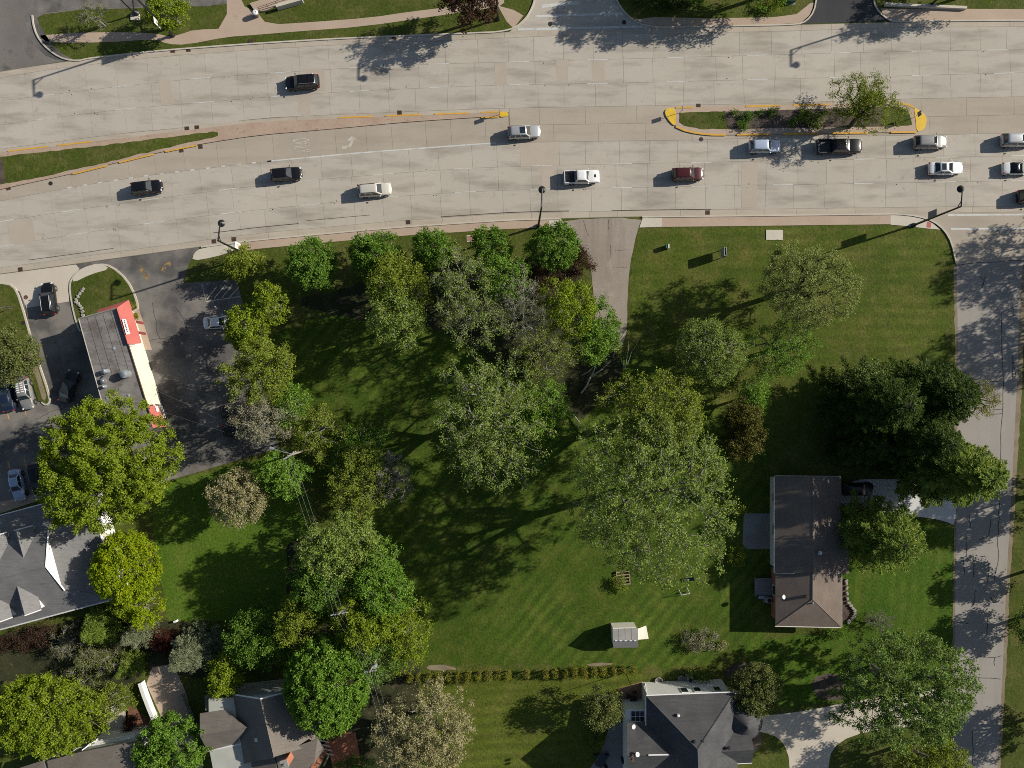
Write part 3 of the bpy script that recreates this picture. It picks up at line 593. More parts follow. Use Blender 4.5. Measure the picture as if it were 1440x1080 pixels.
ground_sheet('mulch_bed', 'dirt with painted-in shade under the big spruces', 'bed', jag(smooth([(1190, 600), (1270, 570), (1340, 600), (1345, 650), (1290, 665), (1200, 662)], 2), 2, 8, 33), .016, 'undergrowth_shade_tone')
ground_sheet('woodland_floor', 'leaf litter and dirt with painted-in tree shade under the wooded lot trees', 'bed', jag(smooth([(400, 420), (520, 400), (640, 370), (780, 360), (826, 400), (836, 480), (880, 500), (860, 560), (800, 600), (740, 540), (600, 450), (480, 450)], 2), 5, 12, 34), .014, 'undergrowth_shade_tone')  # sheet colour carries the dark shade below the crowns
ground_sheet('woodland_floor', 'soil with shade painted into its dark colour beneath the tree belt by the power lines', 'bed', jag(smooth([(400, 760), (470, 740), (560, 830), (600, 940), (560, 1080), (540, 1140), (440, 1140), (480, 1000), (420, 930), (395, 890), (400, 830)], 2), 4, 12, 35), .016, 'undergrowth_shade_tone')
ground_sheet('woodland_floor', 'planting soil with painted-in dark shade between the grey dormer building and the cottages', 'bed', jag(smooth([(-60, 900), (60, 880), (160, 860), (230, 870), (300, 880), (330, 950), (290, 960), (210, 940), (170, 980), (100, 960), (-60, 960)], 2), 3, 10, 36), .012, 'undergrowth_shade_tone')
ground_sheet('dirt_patch', 'small bare dirt patch beside the tree belt end of the evergreen row', 'bed', jag(smooth([(600, 937), (612, 934), (630, 936), (645, 941), (625, 943), (602, 942)], 1), .8, 4, 37), .013, 'soil_tan')
ground_sheet('dirt_patch', 'thin bare dirt patch beside the house end of the evergreen row', 'bed', jag(smooth([(824, 934), (845, 932), (862, 932), (860, 935), (840, 937), (826, 936)], 1), .6, 4, 38), .013, 'soil_tan')
# ------------------------------------------------------------------ vegetation
def mesh_np(name, V, F, mat, tint=None):
    """V (n,3), F (m,k): one mesh with faces of k corners"""
    me = bpy.data.meshes.new(name); m, k = F.shape
    me.vertices.add(len(V)); me.vertices.foreach_set('co', V.astype(np.float32).ravel())
    me.loops.add(m * k); me.loops.foreach_set('vertex_index', F.astype(np.int32).ravel())
    me.polygons.add(m); me.polygons.foreach_set('loop_start', np.arange(0, m * k, k, dtype=np.int32))
    if tint is not None:
        a = me.attributes.new('tint', 'FLOAT', 'FACE'); a.data.foreach_set('value', tint.astype(np.float32))
    me.materials.append(mat); me.update(calc_edges=True); me.validate(); return me
def unit(a): return a / np.maximum(1e-6, np.linalg.norm(a, axis=1, keepdims=True))
def leaves_np(C, N, s, asp, rg, A=None):
    n = len(C); N = unit(N)
    t = rg.normal(size=(n, 3)) if A is None else A
    a = unit(t - N * (t * N).sum(1, keepdims=True)); b = np.cross(N, a)
    s = s[:, None]
    V = np.stack([C + a * s, C + b * s * asp, C - a * s, C - b * s * asp], 1).reshape(-1, 3)
    F = np.arange(4 * n).reshape(n, 4); return V, F
def tubes_np(A, B, ra, rb, k=4):
    """straight tapered tubes A->B"""
    n = len(A); d = unit(B - A); ref = np.where(np.abs(d[:, 2:3]) > .9, np.array([[1., 0, 0]]), np.array([[0, 0, 1.]]))
    u = unit(np.cross(d, ref)); w = np.cross(d, u); V = []
    for P0, r in ((A, ra), (B, rb)):
        for j in range(k):
            t = 2 * math.pi * j / k; V.append(P0 + (u * math.cos(t) + w * math.sin(t)) * r[:, None])
    V = np.stack(V, 1).reshape(-1, 3); base = np.arange(n)[:, None] * (2 * k); F = []
    for j in range(k): F.append(base + np.array([[j, (j + 1) % k, k + (j + 1) % k, k + j]]))
    return V, np.concatenate(F, 0)
def merge_np(parts):
    V = []; F = []; o = 0
    for v, f in parts: V.append(v); F.append(f + o); o += len(v)
    return np.concatenate(V), np.concatenate(F)

TREE_N = [0]; LEAVES = [0]
def finish(name, label, cat, group, base, trunk, crown, tint, bark, leaf, parts=('trunk', 'crown')):
    root = empty(name, base, 0, label, cat, group)
    if trunk is not None: link(parts[0], mesh_np(parts[0], trunk[0], trunk[1], MATS[bark]), root)
    if crown is not None: link(parts[1], mesh_np(parts[1], crown[0], crown[1], MATS['leaf_' + leaf], tint), root)
    return root

def broadleaf(label, px, py, rx, ry, h, leaf, dens=1.0, size=.22, shell=3.0, twig=3, bark='bark_grey', name='tree', cat='tree', group=None, low=.28, spread=.62, off=(0, 0), lobes=.28, nodes=None, flat=.6, droop=0.0, parts=('trunk', 'crown'), seed=None, stems=1, rtip=.022):
    """a tree whose crown covers the pixel ellipse (px, py, rx, ry) at mid-crown height"""
    TREE_N[0] += 1; rg = np.random.default_rng(seed if seed is not None else 100 + TREE_N[0])
    zc = h * (low + 1) / 2; rz = h * (1 - low) / 2
    c = P(px, py, zc); k = (H - zc) / H / S; R = np.array([rx * k, ry * k, rz])
    base = Vector((c.x + off[0], c.y + off[1], 0)); o2 = np.array([-off[0], -off[1], 0])
    area = math.pi * R[0] * R[1]
    n = nodes or int(np.clip(area * (7 if shell >= 4 else 3 if dens >= .75 else 1.8), 40, 760))
    L = unit(rg.normal(size=(14, 3)) * np.array([1, 1, .7])); la = rg.uniform(-1, 1, 14)
    d = unit(rg.normal(size=(n * 3, 3)) + np.array([0, 0, .25])); d = d[d[:, 2] > -.55][:n]; n = len(d)
    f = 1 + lobes * ((np.maximum(0, d @ L.T) ** 5) * la).sum(1); f = np.clip(f, .55, 1.25)
    r = rg.uniform(0, 1, n) ** (1 / shell)
    X = d * (r * f)[:, None] * R + np.array([0, 0, zc]) + o2
    # branch graph
    fork = np.array([o2[0] * .35, o2[1] * .35, max(.25 * h, zc - rz * .75)])
    pos = [np.zeros(3), fork * np.array([.5, .5, .5]), fork]; par = [-1, 0, 1]; ln = [0, 0, 0.]
    nl = 4 + int(area > 40) * 3
    for i in range(nl):
        a = 2 * math.pi * (i + rg.uniform(-.3, .3)) / nl; q = np.array([math.cos(a) * R[0], math.sin(a) * R[1], 0]) * rg.uniform(.28, .45) + np.array([o2[0], o2[1], 0]) * .8 + np.array([0, 0, zc - rz * .15 + rg.uniform(-.2, .3) * rz])
        pos.append(q); par.append(2); ln.append(float(np.linalg.norm(q - fork)))
    order = np.argsort(np.linalg.norm(X - fork, axis=1)); first = len(pos)
    Pm = np.zeros((len(pos) + n, 3)); Pm[:len(pos)] = pos; Lm = np.zeros(len(pos) + n); Lm[:len(pos)] = ln; m = len(pos)
    for j in order:
        dd = np.linalg.norm(Pm[2:m] - X[j], axis=1); kk = int(np.argmin(dd * 1.25 + Lm[2:m] * .45)) + 2
        Pm[m] = X[j]; Lm[m] = Lm[kk] + dd[kk - 2]; par.append(kk); m += 1
    cnt = np.ones(m)
    for i in range(m - 1, 0, -1): cnt[par[i]] += cnt[i]
    rad = rtip * cnt ** .5
    par = np.array(par); A = Pm[par[1:]]; B = Pm[1:]; ra = rad[par[1:]]; rb = rad[1:]
    ra = np.minimum(ra, rb * 1.9)
    mid = (A + B) / 2 + rg.normal(size=A.shape) * (np.linalg.norm(B - A, axis=1)[:, None] * .09); mid[:, 2] += np.linalg.norm((B - A)[:, :2], axis=1) * .06; mid[:2] = (A[:2] + B[:2]) / 2
    rm = (ra + rb) / 2
    tp = [tubes_np(A, mid, ra, rm, 5), tubes_np(mid, B, rm, rb, 5)]
    # twigs and leaves
    nodes_ = Pm[first:m]; nn = len(nodes_); sig = .62 * math.sqrt(area / max(nn, 1)) + .12
    if twig:
        T0 = np.repeat(nodes_, twig, 0); td = unit(rg.normal(size=T0.shape) + .8 * unit(T0 - np.array([o2[0], o2[1], zc - rz * .3])) + np.array([0, 0, -droop]))
        T1 = T0 + td * (sig * (.45 if shell >= 4 else 1.0) * rg.uniform(.7, 1.7, len(T0)))[:, None]
        tp.append(tubes_np(T0, T1, np.full(len(T0), rtip * .8), np.full(len(T0), rtip * .3), 3))
        src = np.concatenate([nodes_, T0 + (T1 - T0) * .6, T1])
    else: src = nodes_
    q = [(v, f) for v, f in tp]
    trunk = merge_np(q)
    size = size * .62; nleaf = int(area * 240 * dens); LEAVES[0] += nleaf
    if nleaf > 0:
        ct = rg.normal(.5, .2, len(src)); wgt = rg.uniform(.3, 1.4, len(src)); wgt /= wgt.sum()
        idx = rg.choice(len(src), nleaf, p=wgt)
        sg = sig * (.60 if shell >= 4 else .48 if dens >= .75 else .36) if twig else sig * .55
        C = src[idx] + rg.normal(size=(nleaf, 3)) * np.array([sg, sg, sg * flat]); C[:, 2] = np.maximum(C[:, 2], .15)
        N = rg.normal(size=(nleaf, 3)) * .75 + np.array([.25, .1, .8])
        V, F = leaves_np(C, N, size * rg.uniform(.6, 1.25, nleaf), .62, rg)
        tint = np.clip(ct[idx] + rg.normal(0, .17, nleaf), 0, 1); crown = (V, F)
    else: crown = None; tint = None
    return finish(name, label, cat, group, base, trunk, crown, tint, bark, leaf, parts)

def conifer(label, px, py, r, h, leaf, dens=1.0, name='tree', cat='tree', group=None, bark='bark_dark', tipz=None, droop=.18, size=.26, step=.42, power=.85, low=.06, up=0.0, ry=None, parts=('trunk', 'crown')):
    """spruce or pine: whorls of boughs on a straight stem; (px, py) is the middle of what shows"""
    TREE_N[0] += 1; rg = np.random.default_rng(500 + TREE_N[0])
    zc = h * .4; c = P(px, py, zc); k = (H - zc) / H / S; R = r * k; ky = (ry or r) / r
    base = Vector((c.x, c.y, 0)); A = []; B = []; LC = []; LN = []; LA = []; LT = []
    z = h * low
    while z < h * .97:
        t = z / h; L = R * max(.05, (1 - t)) ** power * (1.0 if t > .12 else .8); nb = max(4, int(6 + L * 1.3)); a0 = rg.uniform(0, 6.28)
        for i in range(nb):
            a = a0 + 6.283 * i / nb + rg.uniform(-.3, .3); l = L * rg.uniform(.62, 1.15); zz = z + rg.uniform(-.3, .3) * step
            d = np.array([math.cos(a), math.sin(a) * ky, -droop + up]); p0 = np.array([0, 0, zz]); p1 = p0 + d * l + np.array([0, 0, l * .10])
            p1[2] = max(p1[2], .15); A.append(p0); B.append(p1)
            m = max(4, int(l * 30 * dens)); tt = rg.uniform(.12, 1.04, m) ** .8; bt = rg.normal(.45, .2)
            side = np.array([-d[1], d[0], 0]); s = rg.normal(0, 1, m) * (.12 + .24 * l * (1 - tt) ** .7 * .55)
            C = p0 + (p1 - p0) * tt[:, None] + side * s[:, None]; C[:, 2] += rg.normal(0, .06, m) - np.abs(s) * .15
            LC.append(C); LN.append(np.tile([0, 0, 1.], (m, 1)) + rg.normal(size=(m, 3)) * .35)
            LA.append(np.tile(d, (m, 1)) * 1.0 + side * (np.sign(s) * .7)[:, None] + rg.normal(size=(m, 3)) * .25); LT.append(np.clip(bt + .35 * (tt - .5) + rg.normal(0, .14, m), 0, 1))
        z += step * rg.uniform(.8, 1.2)
    A = np.array(A); B = np.array(B)
    tr = merge_np([tubes_np(np.array([[0, 0, 0.]]), np.array([[0, 0, h]]), np.array([.02 * h]), np.array([.03]), 7), tubes_np(A, B, np.full(len(A), .035), np.full(len(A), .012), 3)])
    C = np.concatenate(LC); LEAVES[0] += len(C); V, F = leaves_np(C, np.concatenate(LN), size * .66 * rg.uniform(.6, 1.3, len(C)), .26, rg, np.concatenate(LA))
    return finish(name, label, cat, group, base, tr, (V, F), np.concatenate(LT), bark, leaf, parts)

def shrub(label, px, py, r, h, leaf, ry=None, dens=1.0, size=.12, group=None, name='shrub', twig=2, bark='bark_dark', cat='shrub'):
    return broadleaf(label, px, py, r, ry or r, h, leaf, dens * 1.6, size, 2.5, twig, bark, name, cat, group, low=.1, nodes=int(np.clip(r * 1.6, 12, 80)), parts=('stem', 'foliage'), lobes=.2, rtip=.012)

def bare(label, px, py, rx, ry, h, leaf='drygrey', dens=.12, **k):
    return broadleaf(label, px, py, rx, ry, h, leaf, dens, .12, 2.6, k.pop('twig', 9), k.pop('bark', 'bark_grey'), rtip=k.pop('rtip', .026), **k)

B_ = broadleaf
# trees along the pavement of the wooded lot
g1 = 'round bright green trees along the road pavement'
B_('round dense green tree by the tan pavement, westernmost of the pavement row', 440, 372, 35, 38, 8, 'maple', 1.5, .2, 4, 2, group=g1)
B_('dense green tree by the tan pavement, second in the row from the parking lot', 525, 358, 38, 33, 8, 'maple', 1.5, .2, 4, 2, group=g1)
B_('dense green tree by the pavement, directly west of the square utility cover', 608, 350, 28, 28, 7.5, 'maple', 1.5, .2, 4, 2, group=g1)
B_('dense green tree by the pavement, just east of the square utility cover', 690, 344, 27, 24, 7, 'maple', 1.5, .2, 4, 2, group=g1)
B_('dense green pavement tree under a street lamp beside the brown driveway', 778, 346, 36, 33, 8, 'maple', 1.5, .2, 4, 2, group=g1)
# wooded lot
B_('loose olive green tree south of the second pavement tree', 560, 398, 38, 42, 10, 'olive', 1.0, .2, 3, 3)
B_('tall olive green tree with bare lower limbs standing over the western lawn', 560, 452, 40, 45, 11, 'greygreen', 1.0, .2, 3, 4)
B_('sparse grey twigged tree behind the middle pavement trees', 650, 392, 42, 45, 12, 'greygreen', .32, .16, 3, 10, rtip=.022)
B_('small fresh green tree between two sparse grey trees', 708, 388, 36, 34, 9, 'bright', .8, .19, 3, 3)
B_('sparse grey tree with dull leaves beside the shaded grass clearing', 665, 445, 48, 40, 13, 'greygreen', .36, .16, 3, 10, rtip=.022)
bare('nearly leafless grey tree in the heart of the wooded lot', 735, 440, 42, 55, 13, 'greygreen', .12, twig=12)
B_('yellow green leafy tree beside the brown driveway', 800, 432, 38, 42, 11, 'lime', .95, .2, 3, 3)
B_('fresh green tree leaning over the end of the brown driveway', 835, 470, 34, 42, 10, 'bright', 1.2, .2, 3, 3)
B_('thin olive tree with grey branches above the fallen dead limbs', 770, 495, 50, 42, 13, 'olive', .36, .16, 3, 9, rtip=.022)
B_('very large pale grey green oak with drooping outer twigs over the lawn', 690, 590, 74, 106, 14.5, 'greygreen', .42, .19, 2.4, 7, droop=.3, rtip=.024, nodes=400, lobes=.5)
B_('low fresh green tree tucked between the two big oaks', 762, 582, 40, 46, 8, 'bright', 1.0, .19, 3, 3)
B_('the largest oak, olive green with pale grey limbs, in the middle of the lawn', 908, 697, 108, 124, 20, 'greygreen', .5, .2, 2.6, 7, droop=.15, rtip=.021, nodes=650, off=(.8, -.6))
B_('olive green tree crowding the north side of the largest oak', 925, 590, 82, 58, 15, 'olive', .75, .2, 3, 5, rtip=.026)
B_('rusty brown leaved tree east of the largest oak', 1040, 603, 33, 45, 8.5, 'copper', 1.3, .2, 3, 3, bark='bark_dark')
B_('pale wispy round tree standing in the sunny lawn', 1130, 402, 66, 54, 11, 'wispy', 1.0, .16, 3.2, 5, bark='bark_dark', lobes=.2)
B_('compact grey green round tree west of the pale wispy one', 998, 497, 47, 48, 10, 'greygreen', 1.2, .15, 5, 4, lobes=.1)
B_('low spreading yellow green tree under the pale wispy tree', 1095, 492, 52, 40, 7, 'bright', .75, .16, 3, 4)
B_('small fresh green sapling between rusty tree and sunny lawn', 1058, 560, 26, 30, 6, 'bright', .9, .18, 3, 3)
shrub('dark reddish brown shrub overhanging the brown driveway', 808, 370, 26, 3.2, 'purple', 22, .8, .16)
shrub('dark brown leafless looking shrub behind the driveway corner tree', 762, 392, 34, 4, 'purple', 22, .5, .15, twig=5)
# west side
B_('small spiky green tree at the asphalt lot entrance', 343, 372, 26, 24, 5, 'olive', 1.0, .18, 2.4, 3, bark='bark_dark')
g2 = 'trees along the east edge of the parking lot'
B_('dense yellow green tree overhanging the white parked car', 345, 462, 30, 34, 8.5, 'lime', 1.4, .2, 4, 2, group=g2)
B_('yellow green tree beside the striped parking bay', 380, 425, 21, 27, 8, 'lime', 1.3, .2, 4, 2, group=g2)
B_('wide olive tree south of the white parked car', 370, 522, 52, 44, 10, 'olive', .9, .19, 3, 4, group=g2)
B_('pale grey green tree with silvery twigs above two dark parked cars', 368, 592, 48, 36, 10, 'drygrey', .6, .17, 3, 6, group=g2)
B_('fresh green bush tree just inland of the wide olive tree', 412, 570, 24, 34, 7, 'bright', .9, .19, 3, 3, group=g2)
B_('brownish olive thin tree on the lawn near the utility pole', 446, 604, 37, 38, 7, 'olive', .55, .17, 3, 6)
B_('fresh green tree under the utility pole crossarm', 396, 668, 33, 32, 8, 'bright', 1.3, .2, 4, 3)
B_('pale tan blossoming tree at the edge of the clover lawn', 342, 697, 40, 40, 8.5, 'tan', 1.2, .17, 4, 3)
B_('green bush on the lawn west of the bare grey one', 505, 628, 36, 26, 5.5, 'maple', .8, .19, 3, 3)
B_('olive bushy tree with broken outline on the lawn', 503, 672, 46, 50, 8, 'olive', .75, .18, 3, 5)
bare('bare grey twiggy tree beside the olive bushy tree on the lawn', 552, 672, 30, 42, 8, 'drygrey', .10, twig=12)
B_('very large dense olive yellow maple between the restaurant and the dormer building', 153, 657, 95, 90, 14, 'lime', 1.45, .21, 2.8, 3, lobes=.16, nodes=620)
B_('round dense bright yellow green tree beside the dormer building', 174, 797, 48, 46, 9.5, 'sun_lime', 1.9, .2, 6, 2, lobes=.12)
B_('smaller yellow green tree just south of the round bright one', 197, 852, 28, 28, 6, 'sun_lime', 1.2, .18, 3, 3)
# belt by the power line
B_('leafy green tree at the north end of the power line tree belt', 478, 770, 58, 46, 12, 'greygreen', 1.0, .2, 3, 3)
B_('bushy mid green tree under the power line', 455, 815, 50, 46, 11, 'maple', 1.0, .2, 3, 3)
B_('dense green tree on the lawn side of the power line belt', 540, 815, 46, 62, 11, 'bright', 1.0, .2, 3, 3)
B_('bright yellow green tree beside the second utility pole', 520, 870, 48, 40, 11, 'lime', 1.1, .2, 3, 3)
B_('olive tree with golden shoots at the lawn edge of the belt', 570, 895, 30, 48, 8, 'lime', .9, .18, 3, 4)
B_('dull olive round tree west of the second utility pole', 422, 872, 36, 42, 9.5, 'olive', 1.0, .19, 3.4, 3, bark='bark_dark')
B_('loose green tree south of the second utility pole', 525, 925, 40, 36, 9, 'maple', .8, .19, 3, 4)
B_('shaded dark green tree north of the brick chimney house', 365, 900, 48, 40, 8, 'maple', .9, .2, 3, 3, bark='bark_dark')
B_('big round dense green maple beside the brick chimney house', 462, 962, 60, 68, 12, 'bright', 2.0, .22, 6, 2, lobes=.12)
B_('large pale tan silvery tree south of the clipped evergreen row', 597, 1030, 62, 62, 12, 'tan', 1.2, .18, 3.4, 4, lobes=.3)
B_('bright green tree beside the orange brick terrace', 497, 1088, 30, 22, 5, 'maple', 1.2, .18, 3, 3)
# southwest gardens
conifer('blue grey spruce beside the tan driveway', 268, 918, 42, 10, 'blue_spruce', 1.7, size=.24)
conifer('smaller blue grey spruce north of the driveway wall', 190, 893, 32, 6, 'blue_spruce', 1.7, size=.22)
conifer('dull olive conifer near the dormer building corner', 138, 884, 38, 6.5, 'pine', 1.5)
conifer('narrow olive conifer beside the driveway wall', 182, 938, 26, 6, 'pine', 1.5)
bare('bare grey spreading bush with a green patch among the conifers', 135, 935, 38, 32, 4.5, 'olive', .35, twig=12, bark='bark_grey')
bare('grey leafless bush at the corner of the dormer building', 92, 905, 26, 20, 3.5, 'olive', .1, twig=10)
B_('large olive yellow tree over the white sided cottage', 60, 1008, 70, 62, 10, 'lime', 1.25, .21, 3.4, 3)
B_('low olive shrub tree north of the cream patio', 150, 985, 34, 26, 3.6, 'olive', .9, .16, 3, 4)
B_('slim yellow green tree in the shade behind the brick chimney house', 318, 950, 21, 34, 6, 'lime', 1.2, .19, 3, 3)
B_('bright green tree in front of the tan driveway', 240, 1052, 46, 46, 9, 'bright', 1.5, .21, 3.4, 3)
shrub('dark crimson shrub bed between the two blue spruces', 232, 905, 24, 1.6, 'crimson', 18)
shrub('dark maroon shrub by the eaves of the dormer building', 60, 893, 18, 2.4, 'purple', 13)
shrub('round maroon shrub against the dormer building wall', 34, 898, 15, 2.4, 'purple', 16)
shrub('rust red shrub at the west end of the dormer building wall', 5, 903, 15, 2.2, 'purple', 12)
shrub('round dark red barberry on the red mulch bed', 187, 1010, 8, 1.3, 'purple')
shrub('spreading dark red shrub beside the cottage wall', 185, 1027, 13, 1.6, 'purple', 8)
B_('dull olive tree on the island west of the drive-through lane', 14, 502, 40, 42, 7, 'dull', .9, .19, 3.2, 4, bark='bark_dark')
# north side
B_('round bright yellow green tree at the foot of the north lamp', 236, 16, 29, 22, 5.5, 'lime', 1.6, .18, 4, 2)
bare('small bare grey tree on the northwest grass corner', 131, 22, 22, 18, 4.5, 'olive', .25, twig=10, bark='bark_grey')
B_('purple brown leaved tree above the north pavement', 658, 6, 38, 28, 8, 'purple', 1.3, .2, 3.4, 3, bark='bark_dark')
B_('broad dark tree whose shadow spreads over the north side street', 1000, -62, 70, 50, 10, 'maple', 1.0, .22, 3, 3, bark='bark_dark', seed=9)
B_('dark leafy tree overhanging the north pavement', 1075, -28, 48, 34, 8, 'maple', .8, .2, 3, 4, bark='bark_dark')
B_('thin leafed tree above the low white wall', 1400, -40, 52, 36, 9, 'olive', .6, .19, 3, 5, bark='bark_dark')
shrub('yellow flecked shrub beside the green utility box', 1088, 6, 14, 1.5, 'golden', 9)
shrub('low dark hedge clump at the north side street corner', 935, 6, 40, 1.4, 'spruce', 9)
B_('olive tree growing from the planted road island', 1214, 145, 50, 40, 7.5, 'olive', .75, .16, 3, 4, bark='bark_dark', off=(.3, -1.6), lobes=.4)
g3 = 'low shrubs in the planted road island'
for i, (x, y, r) in enumerate(((1033, 159, 6), (1088, 157.5, 8), (1050, 166, 10), (1046, 176, 8), (1130, 156, 5), (1070, 158, 5))): shrub('low round green shrub in the mulch at the west half of the road island', x, y, r, .8, 'maple', r * .7, group=g3)
for i, (x, y, r) in enumerate(((1126, 163, 7), (1140, 160, 7), (1135, 171, 8), (1150, 167, 7), (1118, 172, 7), (1160, 158, 5), (1148, 175, 7))): shrub('dark green shrub in the cluster beside the road island tree', x, y, r, .9, 'pine', r * .75, group=g3)
# east side
conifer('very tall dark spruce at the lawn side of the evergreen clump', 1232, 568, 80, 14.5, 'spruce', 1.5, size=.30, step=.42, ry=72, power=.5, droop=.1)
conifer('very tall dark spruce of the evergreen clump beside the side street', 1308, 556, 74, 14.5, 'spruce', 1.5, size=.30, step=.42, ry=62, power=.5, droop=.1)
conifer('dark spruce in the middle of the evergreen clump', 1280, 618, 66, 16.5, 'spruce', 1.4, size=.30, step=.42, power=.5, droop=.1, ry=56)
conifer('shaded dark spruce at the back of the evergreen clump near the house', 1212, 625, 46, 10, 'spruce', 1.4, size=.28, step=.42, power=.5, ry=42)
B_('pale flecked young tree at the edge of the spruces', 1212, 542, 28, 36, 9, 'greygreen', .35, .16, 3, 5)
B_('light feathery shrub tree poking out over the side street', 1385, 562, 18, 26, 5, 'golden', .6, .14, 3, 4)
conifer('broad green pine overhanging the side street and white driveway', 1330, 662, 74, 17, 'pine', 1.5, size=.34, step=.5, droop=.05, up=.05, power=.42, ry=58, bark='bark_dark')
conifer('green pine on the front lawn of the brown roofed house', 1236, 752, 68, 12, 'pine', 1.3, size=.32, step=.5, droop=.02, up=.05, power=.42, ry=62)
B_('broad leafy maple over the cream forked driveway', 1272, 974, 89, 68, 13, 'soft', 1.0, .22, 3, 3, bark='bark_grey', lobes=.3, nodes=560)
B_('olive yellow tree beside the cream driveway fork', 1305, 1072, 56, 34, 8, 'olive', .9, .19, 3, 4)
B_('round dense olive tree beside the bare mulch bed', 1064, 969, 34, 38, 7, 'dull', 1.6, .17, 5, 2, lobes=.12, bark='bark_dark')
B_('round olive tree on the lawn beside the shaded patio', 846, 998, 31, 32, 6.5, 'dull', 1.0, .17, 3.4, 4, bark='bark_dark')
conifer('pointed yellow green evergreen beside the brown terrace', 866, 984, 10, 4, 'golden', 3, size=.16, step=.25)
bare('bare brown twiggy bush on the front lawn', 1234, 876, 20, 15, 1.8, 'drygrey', .1, twig=14, bark='bark_grey', rtip=.016)
shrub('round green shrub at the corner of the brown roofed house', 1176, 890, 11, 1.6, 'maple', 9)
shrub('ragged flowering grass mound on the lawn east of the shed', 985, 900, 22, 1.5, 'drygrey', 15, .8)
shrub('tan dry shrub beside the ragged grass mound', 1014, 908, 7, 1.1, 'tan')
shrub('dark shrub between the lawn and the white house wall', 985, 948, 18, 1.8, 'pine', 9)
shrub('bright lime shrub at the round corner of the charcoal roofed house', 1051, 1004, 7, 1.2, 'sun_lime')
shrub('dim olive shrub at the corner of the brown house patio', 1036, 782, 12, 1.2, 'olive')
shrub('dim olive shrub north of the brown house patio', 1040, 712, 11, 1.2, 'olive')
shrub('low dark shrub beside the shaded patio edge', 838, 1042, 12, 1.3, 'pine')
shrub('rambling plant on the old timber planter by the largest oak', 872, 822, 10, 1.2, 'olive')
# clipped evergreen row: nineteen bushes with one gap
xs_row = [577, 589, 604, 617, 631, 644, 658, 673, 687, 700, 714, 741, 767, 781, 796, 809, 822, 835, 848, 863, 876, 890]
rr = random.Random(4)
for i, x in enumerate(xs_row):
    y = 953 - (x - 575) * .034; z_ = rr.uniform(.85, 1.15)
    lab = ('lone clipped evergreen bush standing in the gap of the evergreen row' if x == 741 else 'columnar clipped evergreen bush in the run touching the power line tree belt' if x < 741 else 'columnar clipped evergreen bush in the run ending at the house terrace')
    broadleaf(lab, x, y, 4.7 * z_, 6.6 * z_, 2.5 * z_, 'golden', 2.4, .11, 5, 0, 'bark_dark', 'hedge_bush', 'bush', 'clipped evergreen bushes in a row', low=.05, nodes=60, lobes=.1, parts=('stem', 'foliage'), rtip=.012)
# trees beyond the frame whose shadows fall across the side street
g4 = 'trees east of the side street'
for x, y, rx, ry, h, lf, dn in ((1650, 308, 75, 60, 13, 'greygreen', .42), (1672, 425, 80, 70, 14, 'greygreen', .42), (1560, 690, 56, 58, 11, 'maple', .9), (1485, 812, 34, 34, 7, 'maple', 1.0), (1478, 880, 40, 34, 7, 'maple', 1.0), (1500, 1030, 46, 40, 8, 'maple', 1.0)):
    B_('leafy tree beyond the side street throwing shade on its pavement', x, y, rx, ry, h, lf, dn, .22, 3, 4, group=g4)
# fallen limbs
def dead_limb(label, runs):
    mb = MB(); q = P(*runs[0][0][:2])
    root = empty('fallen_branch', (q.x, q.y, 0), 0, label, 'branch', 'fallen dead branches')
    for j, (a, b, r0, r1, z0, z1) in enumerate(runs):
        A = P(*a); B = P(*b); mid = (A + B) / 2 + Vector((.12, -.1, 0))
        MB().tube([(A.x, A.y, z0), (mid.x, mid.y, (z0 + z1) / 2 + .1), (B.x, B.y, z1)], [r0, (r0 + r1) / 2, r1], 6).build('limb', MATS['bark_pale'], root, smooth=True)
    return root
dead_limb('long pale dead limb lying forked at the end of the brown driveway', [((817, 553), (830, 530), .16, .12, .2, .4), ((830, 530), (858, 508), .1, .05, .4, .6), ((830, 530), (838, 508), .09, .07, .4, .6), ((838, 508), (856, 498), .06, .03, .6, .6), ((861, 503), (866, 480), .06, .05, .5, .7), ((866, 480), (880, 465), .05, .02, .7, .9), ((866, 482), (862, 468), .04, .015, .7, .9), ((818, 528), (836, 514), .06, .04, .4, .5), ((846, 515), (852, 507), .03, .02, .5, .6)])
dead_limb('pale dead branch fanned out in three prongs on the shaded grass', [((877, 521), (881, 500), .06, .03, .15, .5), ((881, 500), (882, 480), .03, .015, .5, .7), ((878, 516), (887, 495), .06, .03, .2, .6), ((887, 495), (896, 478), .03, .012, .6, .8), ((877, 517), (872, 504), .045, .015, .2, .5), ((888, 503), (895, 492), .025, .012, .5, .6)])
dead_limb('short pale broken limb between the two big oaks', [((804, 581), (816, 596), .10, .07, .3, .5), ((816, 596), (827, 611), .07, .05, .5, .5), ((827, 611), (817, 616), .05, .02, .5, .6), ((806, 592), (815, 602), .035, .02, .3, .4)])

print('LEAVES', LEAVES[0])
